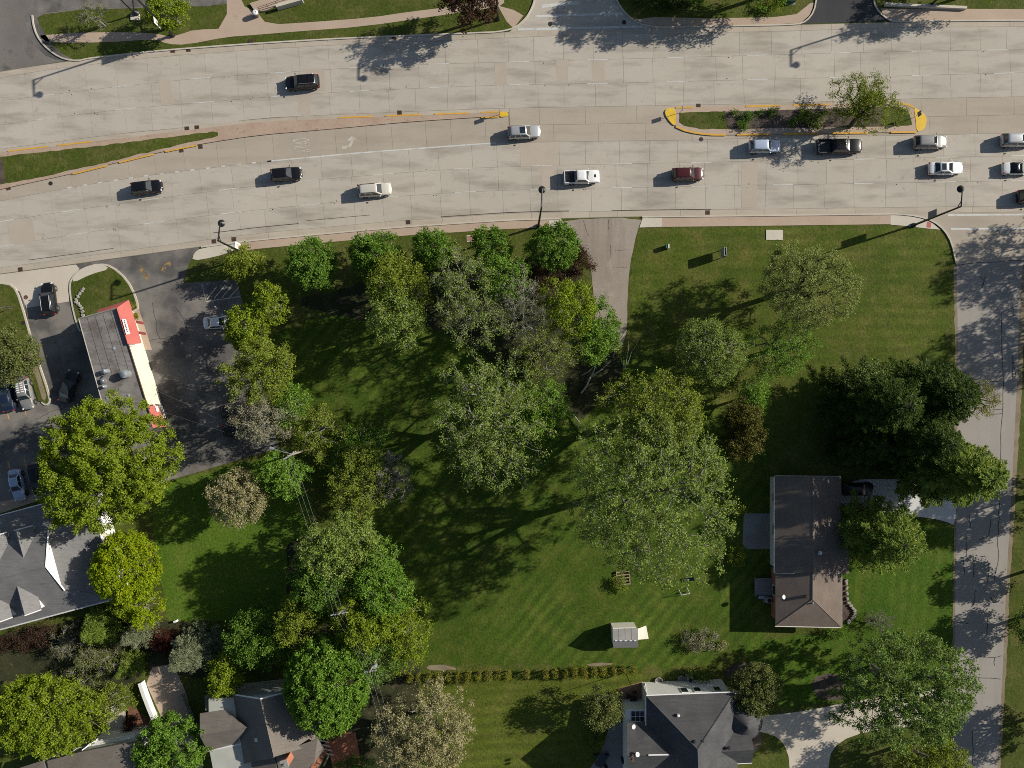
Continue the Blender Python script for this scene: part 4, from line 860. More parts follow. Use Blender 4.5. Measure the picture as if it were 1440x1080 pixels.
# ------------------------------------------------------------------ vehicles
def ring(x, w, zb, zt, crown=.03, tuck=.88):
    m = (zt - zb)
    pts_ = [(tuck, zb), (1.0, zb + m * .30), (1.0, zb + m * .62), (.955, zb + m * .86), (.86, zt), (.45, zt + crown), (0, zt + crown * 1.25)]
    r = [(x, y * w, z) for y, z in pts_]
    return r + [(x, -y, z) for (_, y, z) in r[-2::-1]]
def loft(mb, rings):
    n = len(rings[0]); b = len(mb.v)
    for r in rings: mb.v += r
    for i in range(len(rings) - 1):
        for k in range(n):
            a = b + i * n + k; c = b + i * n + (k + 1) % n; mb.f.append((a, a + n, c + n, c))
    mb.f.append(tuple(b + k for k in range(n))); mb.f.append(tuple(b + (len(rings) - 1) * n + k for k in range(n - 1, -1, -1)))
def cabin(mb, x0, x1, x2, x3, wb, wt, zb, zt, n=5):
    """greenhouse: base from x0 (rear) to x3 (front), roof from x1 to x2"""
    c = .10
    def rr(xa, xb, w, z, cc): return [(xa + cc, -w, z), (xb - cc, -w, z), (xb, -w + cc, z), (xb, w - cc, z), (xb - cc, w, z), (xa + cc, w, z), (xa, w - cc, z), (xa, -w + cc, z)]
    zz = zt - .07
    R = [rr(x0, x3, wb, zb, c), rr(x1, x2, wt, zz, c), rr(x1 + .10, x2 - .12, wt - .07, zt - .015, .12), rr(x1 + .3, x2 - .35, wt - .26, zt + .012, .15)]
    b = len(mb.v)
    for r in R: mb.v += r
    for i in range(3):
        for k in range(8):
            a = b + i * 8 + k; d = b + i * 8 + (k + 1) % 8; mb.f.append((a, d, d + 8, a + 8))
    mb.f.append(tuple(b + 24 + k for k in range(8)))
    return dict(x0=x0, x1=x1, x2=x2, x3=x3, wb=wb, wt=wt, zb=zb, zt=zz)
def pane(root, name, q, mat, off=.014):
    q = [Vector(p) for p in q]; n = (q[1] - q[0]).cross(q[2] - q[0]).normalized()
    cen = sum(q, Vector()) / 4
    if n.dot(cen - Vector((0, 0, .7))) < 0: n = -n; q = q[::-1]
    lo = [p - n * .01 for p in q]; hi = [p + n * off for p in q]
    return MB().add(hi + lo, [(0, 1, 2, 3), (0, 4, 5, 1), (1, 5, 6, 2), (2, 6, 7, 3), (3, 7, 4, 0)]).build(name, mat, root, local=True)
def lerp(a, b, t): return a + (b - a) * t
GL = MATS['glass_dark']
def glaze(root, g, doors=2, rear=True, quarter=True, tint=GL):
    def side(x_lo_b, x_hi_b, sgn):
        t0, t1 = .12, .90; out = []
        def xb(t, f):   # x on the side at height fraction t, position f
            return lerp(lerp(g['x0'], g['x1'], t), lerp(g['x3'], g['x2'], t), f)
        def yb(t): return lerp(g['wb'], g['wt'], t) * sgn
        for t, f in ((t0, x_lo_b), (t0, x_hi_b), (t1, x_hi_b), (t1, x_lo_b)): out.append((xb(t, f), yb(t), lerp(g['zb'], g['zt'], t)))
        return out
    cuts = {1: [(.10, .93)], 2: [(.07, .46), (.50, .93)], 3: [(.05, .27), (.31, .58), (.62, .94)]}[doors]
    for s in (1, -1):
        for a, b in cuts: pane(root, 'side_window', side(a, b, s), tint)
    def end(xb_, xt_, name, t0=.06, t1=.94):
        q = []
        for t, s in ((t0, 1), (t0, -1), (t1, -1), (t1, 1)): q.append((lerp(xb_, xt_, t), (lerp(g['wb'], g['wt'], t) - .14) * s, lerp(g['zb'], g['zt'], t)))
        pane(root, name, q, tint)
    end(g['x3'], g['x2'], 'windshield')
    if rear: end(g['x0'], g['x1'], 'rear_window', .12, .92)
WHEELS = {}
def wheels(root, L, w, fx, rx, r=.34):
    key = round(r, 2)
    if key not in WHEELS:
        t = MB().lathe([(r * .62, -.11), (r * .93, -.11), (r, -.07), (r, .07), (r * .93, .11), (r * .62, .11)], 20, axis='y').mesh('tyre', MATS['tyre'], smooth=False)
        d = MB().lathe([(r * .62, .02), (r * .62, .085), (r * .52, .075), (r * .2, .10), (.03, .105)], 20, axis='y').mesh('rim', MATS['rim'])
        a = MB().lathe([(r * 1.16, -.02), (r * 1.16, .0), (r * 1.10, .012), (.02, .012)], 20, axis='y').mesh('wheel_arch', MATS['dark_plastic'])
        WHEELS[key] = (t, d, a)
    t, d, a = WHEELS[key]
    for x in (fx, rx):
        for s in (1, -1):
            ar = link('wheel_arch', a, root); ar.location = (x, s * (w + .002), r * 1.02); ar.rotation_euler = (0, 0, 0 if s > 0 else math.pi)
            o = link('wheel', t, root); o.location = (x, s * (w - .075), r); o.rotation_euler = (0, 0, 0 if s > 0 else math.pi)
            link('rim', d, o).location = (0, .03, 0)
def lights(root, L, w, zf, zr, pick=False):
    for s in (1, -1):
        MB().box((L / 2 - .20, s * w * .70, zf), (.20, .34, .12), -s * .62).build('headlight', MATS['headlight'], root, local=True, bevel=.03)
        MB().box((-L / 2 + .06, s * w * .80, zr), (.14, .20 if not pick else .14, .22 if not pick else .34), s * .2).build('taillight', MATS['taillight'], root, local=True, bevel=.02)
def mirrors(root, x, w, z, mat):
    for s in (1, -1):
        MB().box((x, s * (w + .11), z), (.13, .20, .14), s * .25).build('mirror', mat, root, local=True, bevel=.03)
def vehicle(style, label, px, py, deg, color, L=4.6, W=1.84, sunroof=None, rails=False, name='car', cat='car', group='vehicles on the wide road', roof_mat=None, hood_scoop=False, bed=None, xtra=None):
    p = P(px, py, .7); root = empty(name, (p.x, p.y, ZS + .002 if group.startswith('vehicles on') else .03), math.radians(deg), label, cat, group)
    pm = PAINT[color]; w = W / 2; h = L / 2; mb = MB()
    sx = L / 4.7
    if style == 'sedan':
        zr = 1.44; loft(mb, [ring(-h, w * .78, .42, .70), ring(-h + .06, w * .90, .32, .86), ring(-h + .30, w * .97, .24, .96), ring(-h + .9, w, .20, .97), ring(-.2, w, .20, .93), ring(.75 * sx, w, .20, .94), ring(1.3 * sx, w * .985, .20, .88), ring(h - .40, w * .92, .22, .79), ring(h - .14, w * .76, .28, .69), ring(h, w * .48, .38, .60)])
        g = cabin(mb, -h + .62 * sx, -h + 1.25 * sx, .12 * sx, .88 * sx, w * .90, w * .68, .90, zr); dz = 2; fz, rz_ = .66, .80; mx = .60 * sx
    elif style == 'convertible':
        zr = 1.34; loft(mb, [ring(-h, w * .74, .42, .66), ring(-h + .08, w * .90, .32, .80), ring(-h + .35, w * .98, .22, .90), ring(-.6, w, .19, .90), ring(.7 * sx, w, .19, .88), ring(1.25 * sx, w * .98, .20, .84), ring(h - .35, w * .92, .22, .74), ring(h - .1, w * .80, .28, .64), ring(h, w * .62, .38, .56)])
        g = None; dz = 1; fz, rz_ = .62, .76; mx = .72 * sx
    elif style in ('suv', 'van'):
        zr = 1.68 if style == 'suv' else 1.72
        fr = .12 if style == 'suv' else .40
        loft(mb, [ring(-h, w * .76, .46, .92), ring(-h + .07, w * .90, .34, 1.04), ring(-h + .30, w * .98, .26, 1.08), ring(-h + .9, w, .22, 1.07), ring(.1, w, .22, 1.04), ring((.85 + fr * .3) * sx, w, .22, 1.05), ring((1.35 + fr * .1) * sx, w * .985, .22, .99), ring(h - .42, w * .93, .24, .91), ring(h - .15, w * .79, .30, .80), ring(h, w * .52, .40, .70)])
        g = cabin(mb, -h + .10, -h + .42, (.22 + fr * .5) * sx, (.86 + fr * .55) * sx, w * .91, w * .72, 1.01, zr); dz = 3; fz, rz_ = .78, 1.0; mx = (.62 + fr * .4) * sx
    elif style == 'pickup':
        zr = 1.78; cb = -h + (2.05 if L > 5.5 else 1.62)
        loft(mb, [ring(cb - .12, w * .97, .30, 1.06), ring(cb + .3, w, .28, 1.08), ring(.5 * sx, w, .28, 1.06), ring(1.25 * sx, w, .28, 1.10, .05), ring(h - .45, w * .97, .28, 1.05, .05), ring(h - .12, w * .90, .32, .95), ring(h, w * .74, .42, .82)])
        g = cabin(mb, cb - .06, cb + .10, .50 * sx, 1.02 * sx, w * .90, w * .74, 1.04, zr); dz = 2; fz, rz_ = .88, .88; mx = .82 * sx
    body = mb.build('body', pm, root, local=True, smooth=True)
    m = body.modifiers.new('sub', 'SUBSURF'); m.levels = 0; m.render_levels = 0; body.modifiers.remove(m)
    body.data.set_sharp_from_angle(angle=math.radians(38))
    if g is not None:
        glaze(root, g, 1 if style == 'pickup' and L < 5.6 else dz if style != 'pickup' else 2)
    if style == 'convertible':
        mb2 = MB(); g = cabin(mb2, -h + .95 * sx, -h + 1.75 * sx, .05 * sx, .34 * sx, w * .88, w * .66, .86, zr)
        t = mb2.build('soft_top', PAINT['softtop'], root, local=True, smooth=True); t.data.set_sharp_from_angle(angle=math.radians(45))
        q = [(.95 * sx, (w * .84) * s, .90) for s in (1, -1)] + [(.36 * sx, (w * .66) * s, 1.30) for s in (-1, 1)]
        pane(root, 'windshield', q, GL); 
        for s in (1, -1): pane(root, 'side_window', [(-.75, s * w * .90, .90), (.75, s * w * .90, .90), (.25, s * w * .68, 1.26), (-.55, s * w * .68, 1.26)], GL)
    if style == 'pickup':
        bl = cb - .13 + h; xc = (-h + cb - .13) / 2; zt = 1.10
        bb = MB().box((xc, 0, .52), (bl, W * .92, .30)); bb.build('bed_floor', MATS['bed_liner'], root, local=True)
        for s in (1, -1): MB().box((xc, s * (w - .07), .74), (bl, .14, .74), top=(1, .9)).build('bed_side', pm, root, local=True, bevel=.03)
        MB().box((-h + .05, 0, .76), (.09, W - .28, .66)).build('tailgate', pm, root, local=True, bevel=.02)
        MB().box((-h - .06, 0, .46), (.16, W * .94, .18)).build('bumper', MATS['steel'], root, local=True, bevel=.03)
        if bed == 'cover': MB().box((cb - .48, 0, 1.00), (.62, W - .3, .10)).build('bed_toolbox', MATS['black_metal'], root, local=True, bevel=.02)
        if bed == 'rails':
            for s in (1, -1): MB().tube([(-h + .1, s * (w - .09), 1.15), (cb - .9, s * (w - .09), 1.15)], .03).build('bed_rail', MATS['steel'], root, local=True)
    wheels(root, L, w, h - .92 * min(sx, 1.1), -h + .86 * sx if style != 'pickup' else -h + 1.05, .34 if style in ('sedan', 'convertible') else .37)
    lights(root, L, w, fz, rz_, style == 'pickup'); mirrors(root, mx, w, 1.0 if style in ('sedan', 'convertible') else 1.14, pm)
    for s in (1, -1):
        for xx in ((-.15, .75) if style not in ('convertible',) else (.0,)):
            MB().box((xx * sx - .35, s * (w + .004), .86), (.18, .03, .03)).build('door_handle', pm, root, local=True)
    MB().box((h - .03, 0, .50), (.07, W * .44, .16)).build('grille', MATS['dark_plastic'], root, local=True, bevel=.02)
    if sunroof:
        for a, b in sunroof: MB().box(((a + b) / 2, 0, zr + .006), (b - a, W * .50, .03)).build('sunroof', GL, root, local=True, bevel=.01)
    if rails:
        for s in (1, -1): MB().tube([(-h + .55, s * w * .66, zr - .02), (-h + .65, s * w * .66, zr + .05), (.2, s * w * .66, zr + .05), (.3, s * w * .66, zr - .02)], .028).build('roof_rail', MATS['black_metal'] if color != 'black' else MATS['steel'], root, local=True)
    if rails == 'cross':
        for xx in (-1.2, -.4): MB().box((xx, 0, zr + .06), (.06, W * .66, .03)).build('cross_bar', MATS['black_metal'], root, local=True)
    if hood_scoop: MB().box((1.75 * sx, 0, 1.12), (.32, .42, .05)).build('hood_scoop', MATS['dark_plastic'], root, local=True, bevel=.015)
    if xtra == 'slots':
        for i in range(5):
            for s in (1, -1): MB().box((-1.5 + i * .30, s * .30, zr + .012), (.16, .38, .02)).build('roof_slat', MATS['trim_white'], root, local=True)
    return root
vehicle('van', 'black minivan with roof bars driving west past the lamp shadow', 425, 116, 184, 'black', 4.9, 1.95, rails='cross')
vehicle('suv', 'black compact car driving alone near the grass wedge median', 207, 263.5, 7, 'black', 4.35, 1.8)
vehicle('suv', 'black compact SUV beside the ONLY road lettering', 403, 245, 5, 'black', 4.4, 1.82)
vehicle('van', 'champagne minivan with dark roof rails following the black SUV', 527, 267, 4.5, 'champagne', 4.75, 1.9, rails=True)
vehicle('suv', 'silver SUV with sunroof entering the turn lane by the yellow nose', 737, 186, 3.5, 'silver', 4.65, 1.84, sunroof=[(-.65, .15)])
vehicle('pickup', 'white pickup truck with dark open bed and hood scoop', 818, 249, 1.5, 'white', 5.0, 1.9, name='pickup_truck', cat='pickup', hood_scoop=True, bed='cover')
vehicle('suv', 'dark maroon SUV driving below the planted road island', 967, 245, 1.2, 'maroon', 4.5, 1.84)
vehicle('suv', 'pale blue white SUV in the shadow of the island tree', 1075, 206, 1, 'pale_blue', 4.45, 1.84)
vehicle('pickup', 'long black crew cab pickup truck with steel bed rails', 1180, 206, 1, 'black', 6.3, 2.05, name='pickup_truck', cat='pickup', bed='rails')
vehicle('suv', 'silver SUV with square sunroof just past the yellow island nose', 1308, 200, 1, 'pewter', 4.75, 1.9, sunroof=[(.0, .42)])
vehicle('sedan', 'white sedan with two black glass roof panels', 1330, 236.5, 1, 'white', 4.85, 1.86, sunroof=[(-.95, -.35), (.05, .42)])
vehicle('suv', 'silver SUV at the edge behind the one with square sunroof', 1431, 197, 1, 'silver', 4.75, 1.9, sunroof=[(.0, .42)])
vehicle('convertible', 'small white convertible with black soft top', 1430, 236.5, 1, 'white', 4.1, 1.78)
vehicle('suv', 'black SUV nearly out of view in the lane nearest the corner lamp', 1454, 276, 1, 'black', 4.8, 1.92)
gp = 'cars parked or queuing round the restaurant'
vehicle('suv', 'glossy black SUV leaving by the concrete drive-through entrance', 69, 420, 97, 'black', 4.6, 1.86, rails=True, group=gp)
vehicle('sedan', 'dark charcoal sedan in the shaded drive-through lane', 97, 543, 72, 'charcoal', 4.7, 1.84, sunroof=[(-.4, .1)], group=gp)
vehicle('suv', 'grey SUV with white slotted roof parked at the island tip', 36, 554, -78, 'pewter', 4.4, 1.86, xtra='slots', group=gp)
vehicle('sedan', 'dark navy car parked beside the slotted roof SUV', 9, 556, 101, 'navy', 4.6, 1.82, group=gp)
vehicle('sedan', 'pale silver blue sedan parked facing the dormer building', 24, 682, -78, 'pale_blue', 4.6, 1.8, group=gp)
vehicle('suv', 'black car parked under the big maple facing the dormer building', 53, 675, -78, 'black', 4.6, 1.84, group=gp)
vehicle('sedan', 'white sedan parked with its front under the yellow green tree', 309, 453, 4, 'white', 4.6, 1.8, group=gp)
vehicle('suv', 'dark grey car under the pale grey green tree, next to the lot middle', 334, 576, 8, 'charcoal', 4.6, 1.84, group=gp)
vehicle('suv', 'black car under the pale grey green tree, close to the utility pole', 337, 603, 8, 'black', 4.6, 1.84, group=gp)
vehicle('suv', 'black SUV parked on the white driveway under the pine', 1207, 688, 0, 'black', 4.6, 1.86, group='cars parked at houses')
# ------------------------------------------------------------------ buildings
def V3(px, py, z): return P(px, py, z)
def shrink(poly, d):
    out = []; n = len(poly); a = sum(poly[i][0] * poly[(i + 1) % n][1] - poly[(i + 1) % n][0] * poly[i][1] for i in range(n)); sg = 1 if a > 0 else -1
    for i in range(n):
        p0, p1, p2 = Vector(poly[i - 1]), Vector(poly[i]), Vector(poly[(i + 1) % n])
        d1 = (p1 - p0).normalized(); d2 = (p2 - p1).normalized()
        n1 = Vector((-d1.y, d1.x)) * sg; n2 = Vector((-d2.y, d2.x)) * sg; b = (n1 + n2)
        b = b / max(.35, b.length_squared / 2); out.append((p1.x + b.x * d, p1.y + b.y * d))
    return out
def walls(root, eave_px, ze, mat, inset=.35, z0=0.0, top=None, name='wall'):
    poly = [(V3(x, y, ze).x, V3(x, y, ze).y) for x, y in eave_px]
    w = shrink(poly, inset) if inset else poly
    MB().prism(w, z0, top or ze - .05).build(name, MATS[mat], root); return w
def roof(root, faces, mat, t=.14, name='roof'):
    mb = MB()
    for f in faces: mb.slab([V3(*p) for p in f], t)
    return mb.build(name, MATS[mat], root)
def trim(root, a, b, r=.09, mat='trim_white', name='gutter'):
    A, B = V3(*a), V3(*b); d = B - A; mb = MB(); mb.tube([A - Vector((0, 0, .07)), B - Vector((0, 0, .07))], r, 4); return mb.build(name, MATS[mat], root)
def ridge(root, a, b, mat, r=.10, parent=None): return trim(parent or root, a, b, r, mat, 'ridge_cap')
def win_on(root, c, n, w, h, mat='glass_house', frame='trim_white'):
    """window with frame on a wall: c centre, n outward normal (xy)"""
    n = Vector((n[0], n[1], 0)).normalized(); rz = math.atan2(n.y, n.x)
    fr = MB().box(c + n * .03, (.09, w + .2, h + .2), rz).build('window', MATS[frame], root)
    MB().box(c + n * .055, (.09, w, h), rz).build('pane', MATS[mat], fr)
    return fr
def vent(root, px, py, z, mat='dark_plastic', s=.32):
    c = V3(px, py, z); MB().box((c.x, c.y, c.z), (s, s, .34), .2).build('roof_vent', MATS[mat], root, bevel=.03)
def dish(root, px, py, z, a=0.3):
    c = V3(px, py, z); mb = MB().lathe([(.02, -.08), (.16, -.05), (.31, .04), (.31, .06), (.16, -.02), (.02, -.05)], 14)
    R = Matrix.Rotation(.55, 3, 'Y'); R2 = Matrix.Rotation(a, 3, 'Z'); mb.v = [tuple(Vector(c) + R2 @ R @ Vector(v)) for v in mb.v]
    o = mb.build('satellite_dish', MATS['trim_white'], root); MB().tube([c - Vector((0, 0, .5)), c], .03).build('mast', MATS['steel'], o)

# --- restaurant
rc = V3(158, 505, 0); rest = empty('restaurant', rc, 0, 'flat grey roofed restaurant with red and cream awnings', 'restaurant')
ZR = 4.3
NW, NE, SE, SW = (110, 448), (164.5, 433), (213, 590), (152, 598)
walls(rest, [NW, NE, SE, SW], ZR, 'siding_cream', .05, top=ZR - .02)
roof(rest, [[(*NW, ZR), (*NE, ZR), (*SE, ZR), (*SW, ZR)]], 'roof_membrane', .2)
for a, b in ((NW, NE), (NE, SE), (SW, NW)):
    trim(rest, (*a, ZR + .2), (*b, ZR + .2), .08, 'stone_grey' if a == NW else 'stone_grey' if b == NW else 'rust_iron', 'parapet')
# seams of the roof membrane
for t in (.22, .42, .62, .82):
    a = (lerp(NW[0], NE[0], t), lerp(NW[1], NE[1], t)); b = (lerp(SW[0], SE[0], t), lerp(SW[1], SE[1], t)); c = (lerp(a[0], b[0], .55), lerp(a[1], b[1], .55))
    MB().ribbon([V3(*a, ZR)[:2], V3(*c, ZR)[:2]], .05, ZR + .006).build('roof_seam', MATS['tar'], rest)
roof(rest, [[(138, 435.5, 3.1), (181, 421.5, 3.1), (165, 432.5, ZR + .1), (137, 440.4, ZR + .1)], [(181, 421.5, 3.1), (199, 482.5, 3.1), (181.5, 484.5, ZR + .1), (165, 432.5, ZR + .1)]], 'awning_red', .06, 'red_awning')
MB().tube([V3(165.3, 433.5, ZR + .28), V3(181, 484, ZR + .28)], .22, 4).build('awning_band', MATS['awning_red'], rest)
ca = roof(rest, [[(181.5, 487.5, ZR + .12), (201, 486.5, 3.2), (225, 567.5, 3.2), (206, 569.5, ZR + .12)]], 'awning_cream', .06, 'cream_awning')
for i in range(1, 12):
    t = i / 12; a = V3(lerp(181.5, 206, t), lerp(487.5, 569.5, t), ZR + .13); b = V3(lerp(201, 225, t), lerp(486.5, 567.5, t), 3.215)
    MB().tube([a, b], .012, 4).build('awning_seam', MATS['siding_cream'], ca)
trim(rest, (181, 485.8, ZR + .1), (201, 485, 3.3), .10, 'trim_white', 'awning_edge')
roof(rest, [[(206, 571, ZR), (222, 570, 3.2), (234, 600, 3.2), (215, 602, ZR)]], 'awning_red', .06, 'red_awning')
MB().slab([V3(218, 571.5, 3.62), V3(221.5, 571.2, 3.40), V3(224, 578.5, 3.40), V3(220.5, 579, 3.62)], .08).build('awning_panel', MATS['banner_white'], rest)
# sign board along the red band, with small dark lettering
sg = MB().slab([V3(171.4, 448.6, ZR + .58), V3(176.6, 448.9, ZR + .36), V3(182.6, 469.8, ZR + .36), V3(177.4, 470.4, ZR + .58)], .1).build('sign_board', MATS['banner_white'], rest)
for i in range(7):
    t = (i + .9) / 8.6; a = Vector(V3(lerp(174.2, 180.2, t), lerp(448.8, 470, t), ZR + .50))
    MB().box(a + Vector((0, 0, .01)), (.16, .22 if i % 2 else .15, .03), .26).build('letter', MATS['banner_grey'] if i != 3 else MATS['taillight'], sg)
for y0 in (447.5, 462.5):
    t = (y0 - 440) / 45
    roof(rest, [[(189 + t * 8, y0 + 3, 2.7), (200 + t * 9, y0 + 5, 2.6), (201 + t * 9, y0 + 9, 2.5), (190 + t * 8, y0 + 7, 2.55)]], 'awning_red', .08, 'door_canopy')
# roof plant
def roof_fan(px, py, r, h, mat='galvanised'):
    c = V3(px, py, ZR); o = MB().lathe([(r, 0), (r, h * .6), (r * 1.15, h * .65), (r * 1.15, h * .9), (r * .5, h)], 16, c).build('exhaust_fan', MATS[mat], rest)
    MB().lathe([(r * .6, 0), (r * .6, .08), (r * .3, .14)], 14, c + Vector((0, 0, h))).build('fan_cap', MATS['steel'], o)
roof_fan(180, 526, .5, 1.2); roof_fan(151.5, 522, .30, .9); roof_fan(147, 535.5, .34, .5, 'steel'); roof_fan(148.5, 543.5, .22, .6)
for x, y, a in ((153, 517, .4), (150, 530, 1.2), (146, 524, .1)):
    c = V3(x, y, ZR + .35); MB().tube([c - Vector((.4, 0, 0)), c + Vector((.3 * math.cos(a), .4 * math.sin(a), .15))], .08).build('duct_pipe', MATS['steel'], rest)
for x, y in ((160, 490), (181, 556), (151, 560)):
    MB().lathe([(.22, 0), (.22, .05), (.1, .1)], 12, V3(x, y, ZR)).build('roof_drain', MATS['galvanised'], rest)
for i, (x, y) in enumerate(((187, 431), (193, 445))):
    c = V3(x, y, 0); pot = empty('potted_plant', c, 0, ('potted shrub at the corner of the red awning', 'potted shrub beside the restaurant door canopy')[i], 'plant')
    MB().lathe([(.22, .02), (.32, .45), (.28, .45), (.27, .40)], 14).build('pot', MATS['pavers'], pot, local=True)
    rg = np.random.default_rng(i); C = rg.normal(size=(400, 3)) * .22 + np.array([0, 0, .7]); Vq, Fq = leaves_np(C, rg.normal(size=(400, 3)) + np.array([0, 0, .5]), np.full(400, .09), .6, rg)
    link('foliage', mesh_np('foliage', Vq, Fq, MATS['leaf_golden'], rg.uniform(0, 1, 400)), pot)
def stone_edging(label, px):
    q = P(*px[0]); root = empty('stone_edging', q, 0, label, 'edging'); r = random.Random(3)
    for x, y in smooth(px, 1, False):
        c = P(x, y); MB().box((c.x, c.y, .16), (.5, .34, .32), r.uniform(0, 3)).build('stone', MATS['stone_grey'], root, bevel=.06)
stone_edging('curved line of grey stones on the grass island by the restaurant', [(118, 407), (112, 415), (107, 424), (112, 428), (117, 436), (118, 446)])

# --- grey dormer building
dm = empty('dormer_building', V3(30, 800, 0), 0, 'long grey shingled building with white gabled dormers', 'building')
ze, zr = 4.3, 8.6
G0 = V3(60, 798, zr)
def W(u, v, z): return Vector((G0.x + .966 * u + .259 * v, G0.y + .259 * u - .966 * v, z))   # u along the ridge, v to the south side
def wroof(faces, t=.14, name='roof', mat='shingle_grey'):
    mb = MB()
    for f in faces: mb.slab([W(*p) for p in f], t)
    return mb.build(name, MATS[mat], dm)
def wtrim(a, b, r, name, mat='trim_white', parent=None): return MB().tube([W(*a), W(*b)], r, 4).build(name, MATS[mat], parent or dm)
MB().prism([(W(u, v, 0).x, W(u, v, 0).y) for u, v in ((-18, -7.6), (5.3, -7.6), (5.3, 6.6), (-18, 6.6))], 0, ze - .1).build('wall', MATS['siding_white'], dm)
mr_ = wroof([[(-18, 0, zr), (.35, 0, zr), (.35, -8, ze), (-18, -8, ze)], [(-18, 0, zr), (.35, 0, zr), (.35, 7, ze), (-18, 7, ze)]])
wroof([[(.0, -4.1, 6.25), (.0, 3.7, 6.25), (5.7, 7, ze), (5.7, -8, ze)], [(.3, -4.1, 6.24), (5.7, -8, ze - .01), (.3, -8, ze - .01)], [(.3, 3.7, 6.24), (5.7, 7, ze - .01), (.3, 7, ze - .01)]], name='lower_roof')
MB().add([W(.12, 0, zr - .2), W(.12, 3.9, 6.1), W(.12, 3.9, 5.2), W(.12, -4.2, 5.2), W(.12, -4.2, 6.2)], [(0, 1, 2, 3, 4)]).build('gable_wall', MATS['siding_white'], dm)
wtrim((.42, 0, zr - .02), (.42, 3.9, 6.28), .12, 'gable_trim'); wtrim((.42, 0, zr - .02), (.42, -4.2, 6.42), .12, 'gable_trim')
wtrim((-18, 0, zr + .03), (.3, 0, zr + .03), .09, 'ridge_cap', 'shingle_grey', mr_)
wtrim((-18, 7.08, ze - .06), (5.8, 7.08, ze - .06), .1, 'gutter'); wtrim((-18, -8.08, ze - .06), (5.8, -8.08, ze - .06), .1, 'gutter'); wtrim((5.78, -8, ze - .06), (5.78, 7, ze - .06), .1, 'gutter')
def dormer(u, f):
    hw = 1.15; vf = 5.6; zt, zl = 7.65, 6.35; sl = .54 if f < 0 else .614
    v1 = (zr - zt) / sl; v2 = (zr - zl) / sl; zb = zr - vf * sl
    dr = wroof([[(u, f * v1, zt), (u, f * vf, zt), (u - hw - .15, f * vf, zl - .1), (u - hw - .15, f * v2, zl - .1)], [(u, f * v1, zt), (u, f * vf, zt), (u + hw + .15, f * vf, zl - .1), (u + hw + .15, f * v2, zl - .1)]], .1, 'dormer_roof')
    q = [W(u - hw, f * (v2 - .2), 0), W(u + hw, f * (v2 - .2), 0), W(u + hw, f * (vf - .15), 0), W(u - hw, f * (vf - .15), 0)]
    mb = MB().prism([(p.x, p.y) for p in q], zb - .5, zl - .16); mb.add([W(u - hw, f * (vf - .15), zl - .16), W(u + hw, f * (vf - .15), zl - .16), W(u, f * (vf - .15), zt - .14)], [(0, 1, 2)])
    mb.build('dormer_wall', MATS['siding_white'], dm)
    n = W(u, f * 2, 0) - W(u, f, 0); c = W(u, f * (vf - .15), (zb + zl) / 2 + .1); win_on(dm, c, (n.x, n.y), .9, .75)
    for sgn in (1, -1): wtrim((u, f * (vf + .03), zt - .02), (u + sgn * (hw + .15), f * (vf + .03), zl - .1), .07, 'rake_trim')
for u in (-2.8, -6.4, -10): dormer(u, -1)
for u in (-4.6, -8.6, -12.6): dormer(u, 1)
MB().box(V3(141.5, 752, 3.0), (1.2, 1.4, .2), .26).build('porch_cap', MATS['siding_cream'], dm)
MB().box(V3(141.5, 752, 1.5), (1.0, 1.2, 2.8), .26).build('porch_post', MATS['siding_cream'], dm)

# --- charcoal roofed white house
hs = empty('charcoal_house', V3(960, 1060, 0), 0, 'white sided house with steep charcoal hip roof and small skylit annex', 'house')
ze, zr = 5.2, 9.4
main = [(909, 979), (1033, 974), (1040, 1150), (909, 1150)]
wp = walls(hs, main, ze, 'siding_white', .3)
ap, ap2 = (981, 1054, zr), (984, 1130, zr)
rm = roof(hs, [[(909, 979, ze), (1033, 974, ze), ap], [(909, 979, ze), ap, ap2, (909, 1150, ze)], [(1033, 974, ze), (1040, 1150, ze), ap2, ap]], 'shingle_charcoal')
for a in ((909, 979, ze + .05), (1033, 974, ze + .05)): ridge(hs, a, (ap[0], ap[1], zr + .05), 'shingle_charcoal', .08, rm)
ridge(hs, (*ap[:2], zr + .05), (*ap2[:2], zr + .05), 'shingle_charcoal', .08, rm)
trim(hs, (908.5, 978.5, ze), (1033.5, 973.5, ze), .09); trim(hs, (908.5, 979, ze), (908.5, 1150, ze), .09)
# west wing
zw = 7.7
walls(hs, [(882, 1018), (935, 1018), (935, 1108), (882, 1108)], ze - .3, 'siding_white', .15)
roof(hs, [[(881.5, 1017, ze - .3), (945, 1015, ze - .3), (965, 1062, zw), (881.5, 1062.5, zw)], [(881.5, 1109, ze - .3), (945, 1109, ze - .3), (965, 1062, zw), (881.5, 1062.5, zw)]], 'shingle_charcoal')
wg = [V3(883.5, 1021, ze - .35), V3(883.5, 1106, ze - .35), V3(883.5, 1062.5, zw - .2)]
MB().add(wg, [(0, 1, 2)]).build('gable_wall', MATS['siding_white'], hs)
trim(hs, (912, 1062.4, zw + .14), (940, 1061.8, zw + .14), .1, 'trim_white', 'ridge_vent')
c = V3(890, 1066, 0); MB().box((c.x - .1, c.y, 4.4), (.8, 2.6, 8.8)).build('chimney', MATS['siding_white'], hs)
for y in (1062.5, 1068): MB().lathe([(.18, 0), (.18, .35), (.14, .36)], 12, V3(889, y, 8.8)).build('flue_pot', MATS['rust_iron'], hs)
dish(hs, 891, 1022, 6.1); dish(hs, 896.5, 1061, 7.9, .8)
